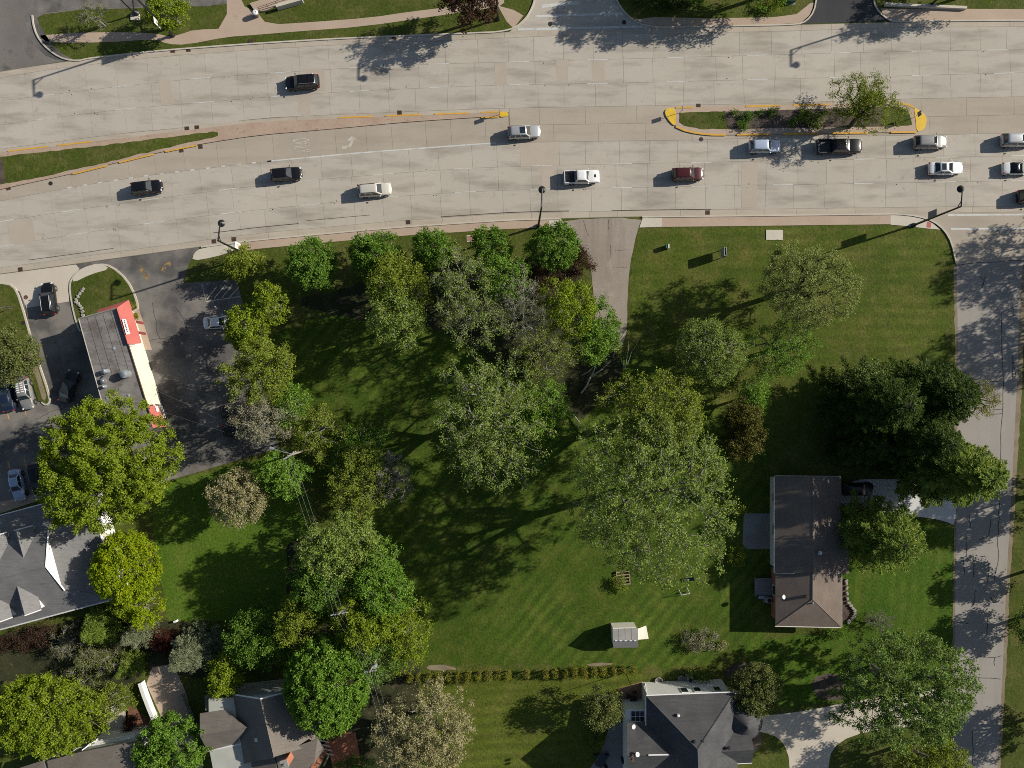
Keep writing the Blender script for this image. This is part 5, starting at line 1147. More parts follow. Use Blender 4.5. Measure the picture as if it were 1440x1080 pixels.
# skylit annex
walls(hs, [(880, 998), (910, 998), (910, 1017), (880, 1017)], 3.4, 'siding_white', .05)
an = roof(hs, [[(879.5, 997.3, 3.4), (910, 997.3, 4.0), (910, 1017.3, 4.0), (879.5, 1017.3, 3.4)]], 'trim_white', .12, 'annex_roof')
for i in range(3):
    for j in range(2):
        x0, x1 = 888 + i * 6.2, 893 + i * 6.2; y0, y1 = 1000.5 + j * 8, 1007 + j * 8; zq = 3.4 + (888 - 880 + i * 6.2 + 2.5) / 30 * .6
        MB().slab([V3(x0, y0, zq + .07), V3(x1, y0, zq + .11), V3(x1, y1, zq + .11), V3(x0, y1, zq + .07)], .05).build('skylight_pane', MATS['glass_house'], an)
# east wing with cross ridge, and the round corner bay
walls(hs, [(1010, 1020), (1053, 1018.5), (1060, 1055), (1057, 1072), (1010, 1074)], ze - .4, 'siding_white', .3)
zx = 7.0
roof(hs, [[(1000, 1018.5, ze - .4), (1053, 1018.2, ze - .4), (1060.5, 1054.5, zx), (1005, 1058, zx)], [(1005, 1058, zx), (1060.5, 1054.5, zx), (1057, 1073, ze - .2), (1010, 1075, ze - .2)]], 'shingle_charcoal')
trim(hs, (1021, 1075, ze - .15), (1057.5, 1073.4, ze - .15), .09); 
c = V3(1030, 992, 0); MB().lathe([(2.3, 0), (2.3, ze - .3)], 20, c).build('round_bay', MATS['siding_white'], hs)
MB().lathe([(2.6, ze - .34), (2.6, ze - .26), (.05, ze + 1.5)], 20, c).build('bay_roof', MATS['shingle_charcoal'], hs, smooth=False)
for x, y in ((956, 1004), ): vent(hs, x - 2, y + 2, 7.0, 'trim_white')
for x, y, z in ((976.5, 1043, 8.9), (988, 1042, 8.7), (1025, 1052, 7.0)): vent(hs, x, y, z)
n0 = Vector((0, 1)); yw = wp[0][1]
for x in (963, 981, 1009):
    yy = V3(x, lerp(979, 974, (x - 909) / 124), ze).y - .3
    win_on(hs, Vector((V3(x, 965, 3.4).x, yy, 3.2)), n0, .85, 1.25)
for i, (x, y) in enumerate(((921, 962), (1003, 968))):
    pass
trim(hs, (907, 961, .5), (910, 978, ze), .06, 'trim_white', 'downpipe')
# things beside it
def ac_unit(label, px, py):
    c = P(px, py); o = empty('air_conditioner', c, 0, label, 'air conditioner', 'air conditioning units')
    MB().box((0, 0, .06), (1.1, 1.1, .12)).build('pad', MATS['stone_grey'], o, local=True)
    MB().box((0, 0, .5), (.8, .8, .76)).build('case', MATS['galvanised'], o, local=True, bevel=.04)
    MB().lathe([(.30, .88), (.30, .90), (.05, .91)], 14).build('fan_grille', MATS['black_metal'], o, local=True)
ac_unit('grey air conditioner beside the white house wall with three windows', 969, 953); ac_unit('grey air conditioner behind the brown roofed house deck', 1079, 842)
for i, (x, y) in enumerate(((926, 957), (958, 955), (991, 952))):
    MB().lathe([(.55, 0), (.6, .35), (.5, .36), (.48, .1)], 12, P(x, y)).build('window_well', MATS['stone_grey'], hs)

# --- brown roofed house
bh = empty('brown_house', V3(1140, 780, 0), 0, 'low brown shingled house with satellite dish on its hip roof', 'house')
ze, zr = 3.0, 4.7
walls(bh, [(1090, 670), (1183, 671), (1183, 806), (1090, 806)], ze + .25, 'siding_cream', .45)
walls(bh, [(1091, 800), (1183, 800), (1183, 881), (1091, 880)], ze, 'brick_red', .45)
walls(bh, [(1170, 760), (1194, 760), (1194, 807), (1170, 807)], ze, 'brick_red', .3)
r1_ = roof(bh, [[(1090, 670, ze + .25), (1143, 670, zr + .3), (1143, 806, zr + .3), (1090, 806, ze + .25)], [(1143, 670, zr + .3), (1183, 671, ze + .25), (1183, 806, ze + .25), (1143, 806, zr + .3)]], 'shingle_brown')
r2_ = roof(bh, [[(1090.5, 805, ze), (1143, 805, zr), (1142.7, 843, zr), (1090.5, 880, ze)], [(1143, 805, zr), (1183, 805, ze), (1183, 882, ze), (1142.7, 843, zr)], [(1090.5, 880, ze), (1142.7, 843, zr), (1183, 882, ze)]], 'shingle_brown')
for a in ((1090.5, 880, ze + .04), (1183, 882, ze + .04)): ridge(bh, a, (1142.7, 843, zr + .05), 'shingle_brown', .07, r2_)
ridge(bh, (1143, 806, zr + .05), (1142.7, 843, zr + .05), 'shingle_brown', .07, r2_); ridge(bh, (1143, 670, zr + .35), (1143, 806, zr + .35), 'shingle_brown', .07, r1_)
roof(bh, [[(1160, 783, ze + 1.25), (1194, 759, ze + .1), (1194, 807, ze + .1)], [(1160, 783, ze + 1.25), (1194, 759.2, ze + .1), (1160, 759, ze + .7)], [(1160, 783, ze + 1.25), (1194, 806.8, ze + .1), (1158, 806.6, ze + .7)]], 'shingle_brown', .12, 'porch_roof')
trim(bh, (1090, 806.6, ze + .35), (1118, 806.6, 4.2), .06, 'steel', 'flashing'); trim(bh, (1166, 806.8, ze + .9), (1181, 807, ze + .4), .06, 'steel', 'flashing')
trim(bh, (1089.2, 670, ze + .2), (1089.2, 806, ze + .2), .1); trim(bh, (1090, 881, ze), (1183, 883, ze), .07, 'siding_cream'); trim(bh, (1183.8, 806, ze), (1183.8, 882, ze), .07, 'siding_cream'); trim(bh, (1090, 669.4, ze + .25), (1183, 670.2, ze + .25), .07, 'siding_cream')
dish(bh, 1102, 839.5, 3.8); vent(bh, 1134, 839, 4.6, 'dark_plastic', .4); vent(bh, 1143, 848, 4.6, 'steel', .2)
MB().lathe([(.24, 0), (.24, .6), (.3, .62), (.3, .72), (.05, .8)], 14, V3(1150, 776, 4.6)).build('flue_cap', MATS['steel'], bh)
at_ = V3(1141, 805, 4.9); MB().tube([at_, at_ + Vector((0, 0, 1.6))], .025).build('antenna_mast', MATS['steel'], bh)
for k in range(4): MB().tube([at_ + Vector((-.2 + .3 * k, -.55 + .08 * k, 1.5)), at_ + Vector((-.2 + .3 * k, .55 - .08 * k, 1.5))], .012, 4).build('antenna_rod', MATS['steel'], bh)
MB().tube([at_ + Vector((-.3, 0, 1.5)), at_ + Vector((.9, 0, 1.5))], .014, 4).build('antenna_boom', MATS['steel'], bh)
for x, y, n in ((1091, 700, (-1, 0)), (1091, 745, (-1, 0)), (1091, 830, (-1, 0)), (1182, 845, (1, 0)), (1182, 825, (1, 0))):
    c = V3(x, y, 1.7); c.x += -.0 if n[0] < 0 else .0; win_on(bh, Vector((V3(1090, y, ze).x + .42 if n[0] < 0 else V3(1183, y, ze).x - .42, c.y, 1.7)), n, 1.3, 1.1)
dk = empty('deck', P(1074, 824), 0, 'small grey wooden deck with steps behind the brown roofed house', 'deck')
for i in range(10): MB().box((P(1074, 813 + i * 2.35).x, P(1074, 813 + i * 2.35).y, .42), (2.9, .22, .05)).build('plank', MATS['patio_grey'], dk)
for x, y in ((1061, 812), (1061, 836), (1087, 836)): c = P(x, y); MB().box((c.x, c.y, .45), (.1, .1, .9)).build('post', MATS['patio_grey'], dk)
for k in range(2): c = P(1070, 838 + k * 2.6); MB().box((c.x, c.y, .3 - .14 * k), (.9, .26, .1)).build('step', MATS['steel'], dk)

# --- brick chimney house
ch = empty('chimney_house', V3(370, 1030, 0), 0, 'taupe roofed house with white gable and two brick chimneys', 'house')
ze, zr = 4.8, 8.2
def cx(x, y): return (250 + x / 5.143, 930 + y / 5.143)
walls(ch, [cx(195, 250), cx(430, 235), cx(830, 190), cx(1000, 420), cx(1000, 900), cx(250, 900), cx(200, 640)], ze, 'siding_sage', .5)
mr = roof(ch, [[(*cx(597, 275), zr), (*cx(690, 700), zr), (*cx(480, 740), ze), (*cx(400, 242), ze)], [(*cx(597, 275), zr), (*cx(700, 690), zr), (*cx(1030, 590), ze), (*cx(880, 200), ze)]], 'shingle_taupe')
MB().add([V3(*cx(430, 262), ze - .1), V3(*cx(860, 215), ze - .1), V3(*cx(600, 290), zr - .16)], [(0, 1, 2)]).build('gable_wall', MATS['siding_white'], ch)
trim(ch, (*cx(400, 241), ze + .1), (*cx(597, 273), zr + .1), .11, 'trim_white', 'gable_trim'); trim(ch, (*cx(880, 199), ze + .1), (*cx(597, 273), zr + .1), .11, 'trim_white', 'gable_trim')
ridge(ch, (*cx(597, 275), zr + .05), (*cx(695, 695), zr + .05), 'shingle_taupe', .09, mr)
zq = 6.6
wr = roof(ch, [[(*cx(160, 378), ze), (*cx(335, 350), ze), (*cx(495, 480), zq), (*cx(160, 540), zq)], [(*cx(160, 540), zq), (*cx(495, 480), zq), (*cx(430, 590), ze), (*cx(215, 650), ze)]], 'shingle_taupe')
ridge(ch, (*cx(160, 540), zq + .05), (*cx(495, 480), zq + .05), 'shingle_taupe', .08, wr)
roof(ch, [[(*cx(192, 245), 3.4), (*cx(420, 235), 3.4), (*cx(440, 320), 4.6), (*cx(200, 355), 4.6)]], 'shingle_taupe', .12, 'porch_roof')
trim(ch, (*cx(215, 652), ze + .05), (*cx(490, 592), ze + .05), .09); trim(ch, (*cx(490, 592), ze + .05), (*cx(505, 655), ze + .05), .09); trim(ch, (*cx(340, 712), ze - 1), (*cx(550, 660), ze - 1), .07); trim(ch, (*cx(545, 660), ze - 1), (*cx(550, 720), ze - 1), .07)
trim(ch, (*cx(225, 330), 3.8), (*cx(345, 302), 3.8), .07); trim(ch, (*cx(228, 358), 4.4), (*cx(375, 328), 4.4), .12, 'siding_sage', 'parapet')
er = roof(ch, [[(*cx(705, 672), 6.4), (*cx(1010, 560), 6.4), (*cx(1060, 640), ze), (*cx(980, 800), ze), (*cx(735, 800), 5.4)]], 'shingle_taupe', .12, 'wing_roof')
roof(ch, [[(*cx(420, 640), ze - .9), (*cx(700, 690), ze + 1.2), (*cx(735, 900), ze + 1.2), (*cx(420, 900), ze - .9)]], 'shingle_taupe', .12, 'wing_roof')
for (x, y), s in ((cx(905, 520), 1.0), (cx(985, 745), 1.1)):
    c = V3(x, y, 0); st = MB().box((c.x, c.y, 4.1), (s * .8, s, 8.2), .3).build('chimney', MATS['brick_red'], ch); MB().box((c.x, c.y, 8.28), (s * .95, s * 1.15, .16), .3).build('chimney_cap', MATS['stone_grey'], st)
    MB().lathe([(.16, 0), (.16, .35), (.12, .36)], 10, (c.x, c.y, 8.36)).build('flue_pot', MATS['banner_grey'], st)
c = V3(*cx(1050, 640), 0); MB().box((c.x, c.y, 2.6), (.8, 3.4, 5.2), -.62).build('brick_wall', MATS['brick_red'], ch)
vent(ch, *cx(572, 565), 6.6, 'siding_cream', .5); MB().lathe([(.3, 0), (.3, .18), (.05, .3)], 12, V3(*cx(682, 468), 7.2)).build('attic_vent', MATS['galvanised'], ch)
pg = empty('pergola', P(458, 1040), 0, 'weathered white pergola frame beside the brick wall', 'pergola')
for i in range(5):
    a = V3(452 + i * 2.2, 1036 + i * 6, 2.6); MB().box(a, (1.7, .12, .14), -.2).build('rafter', MATS['trim_white'], pg)
for x, y in ((452, 1034), (462, 1063)): c = P(x, y); MB().box((c.x, c.y, 1.25), (.14, .14, 2.5)).build('post', MATS['trim_white'], pg)

# --- white sided cottage
ct = empty('cottage', V3(140, 1075, 0), 0, 'pale sided cottage with grey roof and white framed windows', 'house')
ze = 5.2
def cy(x, y): return (30 + x / 5.538, 940 + y / 5.536)
walls(ct, [cy(60, 790), cy(440, 655), cy(880, 575), cy(900, 1000), cy(100, 1000)], ze, 'siding_sage', .15)
roof(ct, [[(*cy(440, 655), ze), (*cy(885, 568), ze), (*cy(860, 800), 7.6), (*cy(500, 880), 7.6)], [(*cy(200, 720), ze), (*cy(440, 655), ze), (*cy(500, 880), 7.6), (*cy(250, 960), 7.6)], [(*cy(-60, 790), ze), (*cy(170, 715), ze), (*cy(250, 960), 7.4), (*cy(-40, 1000), 7.4)]], 'shingle_taupe')
walls(ct, [cy(560, 560), cy(900, 520), cy(940, 535), cy(900, 620), cy(560, 640)], 2.9, 'siding_white', .05)
roof(ct, [[(*cy(480, 650), 3.9), (*cy(560, 560), 2.9), (*cy(885, 515), 2.9), (*cy(880, 575), 3.9)]], 'siding_white', .1, 'porch_roof')
nn = (-.18, 1)
for x, y in ((415, 605), (300, 655), (165, 690)):
    q = V3(*cy(x + 10, y + 45), ze); win_on(ct, Vector((q.x, q.y - .02, 3.3)), nn, 1.2, 1.3)
for a, b in (((250, 690), (350, 585)), ((470, 640), (600, 545))): trim(ct, (*cy(*a), ze), (*cy(*b), 2.6), .08, 'trim_white', 'corner_board')
# driveway wall
wl2 = MB().strip(pts([(201, 957), (207, 975), (214, 993), (222, 1012)]), .5, 0, 1.0).build('garden_wall', MATS['siding_white']); tag(wl2, 'low bright white wall along the tan driveway', 'wall')
tag(MB().strip(pts(smooth([(258, 975), (264, 992), (272, 1008), (271, 1018), (276, 1035)], 1, False)), .38, 0, .9).build('garden_wall', MATS['stone_grey']), 'low grey wall on the house side of the tan driveway', 'wall')
for i, (x, y) in enumerate(((144, 1030), (154, 1029))):
    c = P(x, y); o = empty('garden_chair', c, .4 * i, 'pale blue garden chair on the cream patio', 'chair', 'garden chairs on the cream patio')
    MB().box((0, 0, .42), (.6, .6, .08)).build('seat', MATS['car_pale_blue'], o, local=True, bevel=.02); MB().box((.02, -.3, .75), (.6, .08, .6)).build('backrest', MATS['car_pale_blue'], o, local=True, bevel=.02)
    for sx_ in (-.24, .24):
        for sy_ in (-.24, .24): MB().box((sx_, sy_, .2), (.05, .05, .4)).build('leg', MATS['car_pale_blue'], o, local=True)

# --- shed
sh = empty('shed', P(884, 896), 0, 'small cream garden shed with grey roof and open ramp', 'shed')
ze, zr = 2.2, 3.3
walls(sh, [(860.5, 882), (896, 881), (897, 910), (862, 911)], ze, 'shed_wall', .12)
sr_ = roof(sh, [[(861.5, 884.5, ze), (897, 883, ze), (897.5, 900.5, zr), (862, 901, zr)], [(862, 901, zr), (897.5, 900.5, zr), (897.5, 910.5, ze), (862.5, 911, ze)]], 'shed_roof', .08)
for t in (.12, .3, .5, .7, .88): c = V3(lerp(862, 897.5, t), 900.8, zr); MB().box((c.x, c.y, c.z + .03), (.3, .12, .06)).build('ridge_vent', MATS['trim_white'], sr_)
for t in (.25, .5, .75): trim(sh, (lerp(861.5, 897, t), lerp(884.5, 883, t), ze + .09), (lerp(862, 897.5, t), 900.8, zr + .09), .012, 'stone_grey', 'roof_seam')
g_ = [V3(863, 885, ze - .1), V3(863, 909, ze - .1), V3(863, 901, zr - .12)]; MB().add(g_, [(0, 1, 2)]).build('gable_wall', MATS['shed_wall'], sh)
a = P(896.5, 883); b = P(896.5, 898.5)
MB().slab([(a.x, a.y, .35), (P(908.5, 879.5).x, P(908.5, 879.5).y, .06), (P(912, 898).x, P(912, 898).y, .06), (b.x, b.y, .35)], .05).build('ramp', MATS['shed_wall'], sh)

# ------------------------------------------------------------------ street furniture
def street_lamp(label, px, py, arm_deg, banner, head=.48, h=11.0, arm=2.3, bside=None):
    c = P(px, py); o = empty('street_lamp', c, 0, label, 'street lamp', 'street lamps along the wide road')
    K = MATS['black_metal']
    MB().lathe([(.34, 0), (.34, .25), (.22, .45), (.16, 1.0), (.13, 1.1)], 12).build('base', K, o, local=True)
    MB().tube([(0, 0, 1.0), (0, 0, h)], [.16, .11], 10).build('pole', K, o, local=True)
    a = math.radians(arm_deg); d = Vector((math.cos(a), math.sin(a), 0))
    am = MB().tube([(0, 0, h - .05), d * .5 + Vector((0, 0, h - .02)), d * arm + Vector((0, 0, h + .08))], [.11, .10, .09], 8).build('arm', K, o, local=True)
    MB().tube([(0, 0, h - .9), d * .75 + Vector((0, 0, h - .02))], .06, 6).build('brace', K, am, local=True)
    MB().lathe([(.05, .1), (.12, 0), (.20, -.10), (head, -.32), (head * .98, -.40), (head * .7, -.46)], 18, d * arm + Vector((0, 0, h + .02))).build('lamp_head', K, o, local=True, smooth=False)
    MB().lathe([(head * .65, -.48), (head * .4, -.56), (.05, -.58)], 14, d * arm + Vector((0, 0, h + .02))).build('lens', MATS['headlight'], o, local=True)
    if banner:
        for z in (3.7, 5.65): MB().tube([(0, 0, z), d * 1.05 + Vector((0, 0, z))], .025, 6).build('banner_arm', K, o, local=True)
        bn = MB().box(d * .58 + Vector((0, 0, 4.67)), (.86, .03, 1.86), a).build('banner', MATS[banner], o, local=True)
        if banner == 'banner_white':
            for k, (zz, hh) in enumerate(((4.3, .35), (4.9, .22))):
                for s in (.02, -.02): MB().box(d * .58 + Vector((0, 0, zz)) + Vector((-d.y, d.x, 0)) * s, (.4, .012, hh), a).build('banner_print', MATS['banner_orange' if k == 0 else 'banner_grey'], bn, local=True)
street_lamp('black street lamp with white banner at the asphalt lot entrance', 351, 360, 82, 'banner_white')
street_lamp('black street lamp rising behind the tree beside the brown driveway', 757, 318, 88, None)
street_lamp('black street lamp with grey banner on the side street corner', 1284, 317, 88, 'banner_grey')
street_lamp('black street lamp with white banner beside the round yellow green tree', 243, 50, -82, 'banner_white')
street_lamp('black street lamp beside the purple brown tree', 700, 27, -85, 'banner_white')
street_lamp('black street lamp by the low white wall', 1308, 8, -85, 'banner_white')
lp = empty('lot_lamp', P(190.5, 20), 0, 'black parking lot lamp post standing on a concrete pad', 'lamp post')
MB().box((0, -.45, .08), (1.25, .9, .16)).build('pad', MATS['walk_light'], lp, local=True); MB().lathe([(.4, 0), (.4, .3), (.3, .5), (.12, .7)], 12).build('base', MATS['black_metal'], lp, local=True)
MB().tube([(0, 0, .6), (0, 0, 7)], [.10, .08], 8).build('pole', MATS['black_metal'], lp, local=True); MB().box((0, 0, 7.1), (.9, .5, .22)).build('lamp_head', MATS['black_metal'], lp, local=True, bevel=.05)

def sign(label, px, py, h, w, ph, rz, mat='sign_back', face='banner_white', post='steel'):
    c = P(px, py); o = empty('road_sign', (c.x, c.y, .03), rz, label, 'sign')
    MB().tube([(0, 0, 0), (0, 0, h)], .035, 6).build('post', MATS[post], o, local=True)
    pn = MB().box((.045, 0, h - ph / 2), (.03, w, ph)).build('panel', MATS[mat], o, local=True, bevel=.01)
    MB().box((.064, 0, h - ph / 2), (.006, w * .92, ph * .94)).build('sign_face', MATS[face], pn, local=True)
sign('small traffic sign at the pointed yellow nose of the long median', 703, 161.5, 2.0, .6, .75, math.radians(185))
sign('small traffic sign at the west end of the planted road island', 956, 159, 2.2, .6, .75, math.radians(185))
sign('dark keep-right sign at the east nose of the planted road island', 1282, 167, 2.3, .65, .9, math.radians(10), 'banner_grey', 'sign_back')
sign('accessible bay sign post beside the striped parking bay', 309, 434, 1.6, .5, .5, math.radians(200))
sign('low grey sign on the grass of the drive-through island', 17, 434, 1.5, 1.3, .5, math.radians(95), 'sign_back', 'banner_white')
sb = empty('for_sale_board', P(1013, 358), math.radians(2), 'two sided white board on posts standing in the sunny lawn', 'sign board')
for s in (-.55, .55): MB().box((0, s, 1.2), (.09, .09, 2.4)).build('post', MATS['sign_back'], sb, local=True)
for s in (-1, 1): MB().box((s * .16, 0, 1.62), (.05, 1.25, 1.7)).build('panel', MATS['sign_back'], sb, local=True, bevel=.01)
MB().box((0, 0, .72), (.28, 1.1, .06)).build('crosspiece', MATS['sign_back'], sb, local=True)
ub = empty('utility_pedestal', P(937, 348), 0, 'short green utility pedestal with white cap in the sunny lawn', 'utility box')
MB().box((-.1, 0, .45), (.34, .55, .9)).build('case', MATS['green_box'], ub, local=True, bevel=.03); MB().box((.14, 0, .5), (.16, .6, .95)).build('cap', MATS['trim_white'], ub, local=True, bevel=.03)
tag(MB().prism(pts([(1077, 323.5), (1100.5, 323.5), (1100.5, 337.5), (1077, 337.5)]), 0, .09).build('concrete_pad', MATS['walk_light']), 'pale rectangular concrete pad in the sunny lawn', 'pad')
uc = empty('utility_cover', P(661, 335.5), 0, 'square rusty utility cover with pale concrete collar by the pavement', 'utility cover')
MB().box((0, 0, .03), (.95, .95, .06), .03).build('collar', MATS['walk_light'], uc, local=True); MB().box((0, 0, .04), (.72, .72, .07), .03).build('lid', MATS['pavers'], uc, local=True)
gb = empty('utility_box', P(1111, 1), 0, 'squat green utility box beside the flecked shrub', 'utility box')
MB().box((0, 0, .45), (1.1, .9, .9)).build('case', MATS['green_box'], gb, local=True, bevel=.05); MB().box((0, 0, .05), (1.4, 1.2, .1)).build('pad', MATS['stone_grey'], gb, local=True)
gd = 'storm drain grates in the gutters'
DR = [(243, 71.5, .05), (265, 70, .05), (263, 181, .06), (277, 179.5, .06), (255, 211.5, .16), (282, 206.5, .16), (562, 158.5, .02), (982, 149, .0), (995, 299, .0), (574, 312.5, .06), (329, 336.5, .1), (29, 379, .12), (301, 339.5, .1), (12, 264.5, .2), (554, 52.5, .03), (353, 58, .05)]
for x, y, m in DR:
    c = P(x, y); o = empty('drain_grate', (c.x, c.y, ZS + .006), m, 'square rusty storm drain grate set in the road gutter', 'drain', gd)
    MB().box((0, 0, .004), (.66, .62, .012)).build('frame', MATS['rust_iron'], o, local=True)
    for k in range(5): MB().box((-.22 + k * .11, 0, .014), (.06, .5, .012)).build('bar', MATS['iron_dark'], o, local=True)
for x, y, lb in ((71.5, 258, 'round manhole cover in the turn lane beside the grass wedge'), (986, 196, 'round manhole cover just south of the road island'), (774, 33.5, 'round manhole cover in the north side street by the stop bar'), (877.5, 31.5, 'round manhole cover in the shaded half of the north side street'), (36.8, 418, 'round manhole cover in the concrete drive-through entrance'), (34, 454, 'round lid in the grass of the drive-through island')):
    c = P(x, y); o = MB().lathe([(.30, 0), (.30, .02), (.26, .026), (.05, .024)], 18).build('manhole_cover', MATS['iron_dark'] if x != 36.8 else MATS['rust_iron']); o.location = (c.x, c.y, .16 if x == 34 else ZS + .004); tag(o, lb, 'manhole')
# lot wall, rail and bin on the north side
tag(MB().prism(pts([(1243, 6), (1357, 11), (1357, 14.5), (1243, 9.5)]), 0, .5).build('low_wall', MATS['walk_light']), 'low white retaining wall along the north pavement', 'wall')
rp = empty('ramp_railing', P(385, 14), 0, 'brown metal handrail on a white capped wall by the brick ramp', 'railing')
MB().strip(pts([(391, 13), (427, 3)]), .45, 0, 1.0).build('wall', MATS['walk_light'], rp)
a, b = P(366, 16), P(428, -2)
for z in (1.25, 1.65): MB().tube([(a.x, a.y, z - .6), (b.x, b.y, z)], .035, 6).build('rail', MATS['rust_iron'], rp)
for t in (0, .2, .4, .6, .8, 1): q = a.lerp(b, t); MB().tube([(q.x, q.y, 0), (q.x, q.y, 1.05 + .6 * t)], .035, 6).build('post', MATS['rust_iron'], rp)
MB().prism(pts([(352, 6), (430, -18), (434, -10), (375, 16), (360, 18)]), 0, .3).build('ramp', MATS['walk_tan'], rp)
bn = empty('litter_bin', P(362, 22), 0, 'round pale litter bin at the footpath corner', 'bin')
MB().lathe([(.32, 0), (.38, .5), (.40, .9), (.34, .95)], 16).build('body', MATS['rubber_brown'], bn, local=True); MB().lathe([(.40, .9), (.34, 1.02), (.16, 1.08), (.14, 1.0)], 16).build('lid', MATS['trim_white'], bn, local=True)

# utility poles and wires
def upole(label, px, py, h, arm_deg, al=2.6, lamp=False):
    q = P(px, py, h); o = empty('utility_pole', (q.x, q.y, 0), 0, label, 'utility pole', 'utility poles'); a = math.radians(arm_deg); d = Vector((math.cos(a), math.sin(a), 0))
    MB().tube([(0, 0, 0), (0, 0, h)], [.17, .11], 10).build('pole', MATS['wood_pole'], o, local=True)
    for z in ((h - .25, h - 1.1) if lamp else (h - .25,)): 
        cb_ = MB().box((0, 0, z), (al, .14, .16), a).build('crossarm', MATS['pole_grey'], o, local=True)
        for t in (-.45, -.2, .2, .45): MB().lathe([(.05, 0), (.07, .08), (.05, .18)], 8, d * al * t + Vector((0, 0, z + .08))).build('insulator', MATS['galvanised'], cb_, local=True)
    if lamp:
        b = math.radians(162); e = Vector((math.cos(b), math.sin(b), 0)); MB().tube([(0, 0, h - 2.0), e * 1.2 + Vector((0, 0, h - 1.5)), e * 2.6 + Vector((0, 0, h - 1.5))], .05, 6).build('lamp_arm', MATS['steel'], o, local=True)
        MB().box(e * 2.75 + Vector((0, 0, h - 1.55)), (.6, .3, .18), b).build('lamp_head', MATS['galvanised'], o, local=True, bevel=.05)
    else: MB().lathe([(.24, 0), (.26, .1), (.26, .8), (.2, .9)], 12, (.3, 0, h - 2.4)).build('transformer', MATS['galvanised'], o, local=True)
    return Vector((q.x, q.y, h - .1)), d
t1, d1 = upole('utility pole with lamp arm above the fresh green tree by the lot', 405, 641, 11, 35, 1.7, True)
t2, d2 = upole('utility pole with pale crossarm in the middle of the tree belt', 476, 864, 11, 10, 2.2)
t3, d3 = upole('utility pole beside the big round green maple', 520, 945, 11, 10, 1.6)
t4 = P(575, 1150, 11)
def wire(label, A, B, sag=.5):
    n = 10; pp = [A.lerp(B, i / n) - Vector((0, 0, sag * 4 * (i / n) * (1 - i / n))) for i in range(n + 1)]
    tag(MB().tube(pp, .011, 4).build('power_line', MATS['wire']), label, 'wire', 'overhead power lines')
for s in (-.6, 0, .6):
    wire('grey power line strung between the lot pole and the tree belt pole', t1 + d1 * s, t2 + d2 * s); wire('grey power line strung over the tree belt from pole to pole', t2 + d2 * s, t3 + d3 * s); wire('grey power line running past the large tan tree', t3 + d3 * s, t4 + Vector((s, 0, 0)))
wire('grey service wire from the lot pole to the restaurant roof', t1 - Vector((0, 0, 1.4)), V3(207, 572, ZR + .3), .3)
wire('grey service wire from the lot pole to the dormer building', t1 - Vector((0, 0, 1.6)), V3(200, 540, ZR + .4), .4)

# garden furniture
def chair(label, px, py, rz, mat='black_metal', g='dark chairs on the terraces', z=.02):
    c = P(px, py); o = empty('terrace_chair', (c.x, c.y, z), rz, label, 'chair', g)
    MB().box((0, 0, .43), (.5, .5, .06)).build('seat', MATS[mat], o, local=True, bevel=.02); MB().box((-.24, 0, .72), (.06, .5, .55)).build('backrest', MATS[mat], o, local=True, bevel=.02)
    for sx_ in (-.21, .21):
        for sy_ in (-.21, .21): MB().box((sx_, sy_, .21), (.045, .045, .42)).build('leg', MATS[mat], o, local=True)
for x, y, a in ((883, 977, 0), (892, 972, -1.6), (886, 989, 1.5), (898, 986, 2.6)): chair('dark terrace chair on the brown paved terrace', x, y, a)
tb = empty('terrace_table', P(890, 981), .3, 'round dark table on the brown paved terrace', 'table')
MB().lathe([(.55, .70), (.55, .74), (.05, .745)], 18).build('tabletop', MATS['black_metal'], tb, local=True); MB().tube([(0, 0, .03), (0, 0, .7)], .05).build('column', MATS['black_metal'], tb, local=True); MB().lathe([(.3, 0), (.3, .03), (.05, .06)], 14).build('foot', MATS['black_metal'], tb, local=True)
ht = empty('dining_table', P(845, 1066), math.radians(58), 'dark rectangular table on the shaded patio', 'table')
MB().box((0, 0, .72), (1.9, 1.05, .05)).build('tabletop', MATS['glass_house'], ht, local=True)
for sx_ in (-.8, .8):
    for sy_ in (-.42, .42): MB().box((sx_, sy_, .35), (.06, .06, .7)).build('leg', MATS['black_metal'], ht, local=True)
for x, y, a in ((853, 1059, 3.9), (838, 1059, -.8), (850, 1074, 2.4)): chair('dark chair at the table on the shaded patio', x, y, a)
gr = empty('grill', P(878, 1066), 0, 'black covered grill against the white chimney wall', 'grill')
MB().box((0, 0, .5), (1.0, .6, .8)).build('cabinet', MATS['black_metal'], gr, local=True, bevel=.04); MB().lathe([(.33, -.5), (.33, .5)], 14, (0, 0, .92), 'x').build('hood', MATS['black_metal'], gr, local=True, smooth=False)
fp = empty('lawn_pole', P(879.5, 945), 0, 'tall dark pole between the clipped bushes and the terrace', 'pole')
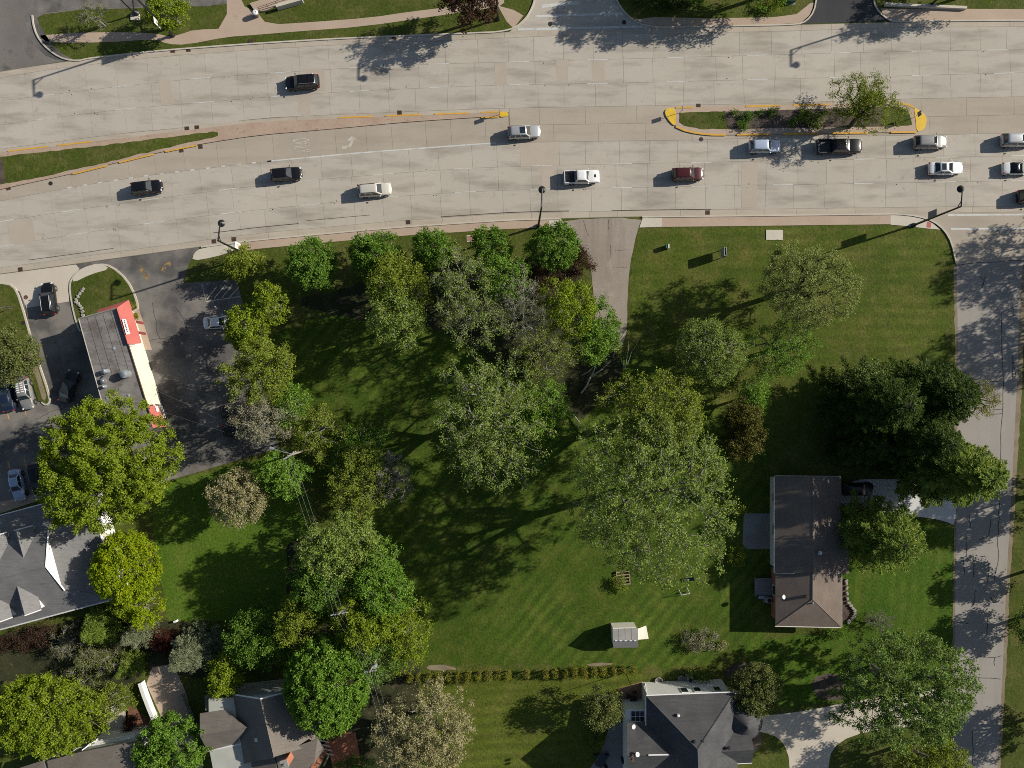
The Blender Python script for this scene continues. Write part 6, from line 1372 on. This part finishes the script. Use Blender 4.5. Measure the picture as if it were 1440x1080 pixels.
MB().tube([(0, 0, 0), (0, 0, 5.2)], [.05, .03], 8).build('pole', MATS['black_metal'], fp, local=True); MB().lathe([(.04, 5.2), (.07, 5.25), (.02, 5.33)], 10).build('finial', MATS['black_metal'], fp, local=True); MB().lathe([(.12, 0), (.12, .06), (.06, .1)], 12).build('base', MATS['stone_grey'], fp, local=True)
sw = empty('swing_frame', P(961, 832), .2, 'small white swing frame on the lawn under the oak edge', 'swing')
for s in (-.6, .6):
    MB().tube([(s, -.5, 0), (s, 0, 1.3), (s, .5, 0)], .035, 6).build('leg', MATS['trim_white'], sw, local=True)
MB().tube([(-.6, 0, 1.3), (.6, 0, 1.3)], .035, 6).build('top_bar', MATS['trim_white'], sw, local=True); MB().box((0, 0, .45), (.5, .2, .04)).build('seat', MATS['black_metal'], sw, local=True)
for s in (-.22, .22): MB().tube([(s, 0, .45), (s, 0, 1.3)], .012, 4).build('rope', MATS['wire'], sw, local=True)
sl = empty('slide', P(969, 813), .3, 'small blue plastic slide under the oak edge', 'slide')
MB().slab([(-.9, -.25, .06), (.5, -.25, .95), (.5, .25, .95), (-.9, .25, .06)], .05).build('chute', MATS['car_navy'], sl, local=True)
for s in (-.25, .25): MB().tube([(.55, s, 0), (.5, s, .95)], .03).build('leg', MATS['car_navy'], sl, local=True); 
pl = empty('timber_planter', P(876, 812), .1, 'old grey timber frame planter beside the largest oak', 'planter')
for k in range(5): MB().box((0, -.9 + k * .45, .35), (1.9, .14, .08)).build('plank', MATS['wood_deck'], pl, local=True)
for s in (-.9, .9): MB().box((s, 0, .17), (.1, 2.0, .34)).build('rail', MATS['wood_deck'], pl, local=True)
tag(MB().box((P(248.5, 872.5).x, P(248.5, 872.5).y, .28), (.5, .3, .56), .3).build('marker_post', MATS['trim_white'], bevel=.04), 'small white marker post at the corner of the clover lawn', 'post')
# low wall edge of the front bed, stone by stone
stone_edging('pale stones edging the planted bed of the brown roofed house', [(1189, 816), (1190, 830), (1191, 845), (1197, 853), (1202, 860), (1199, 868), (1192, 874)])
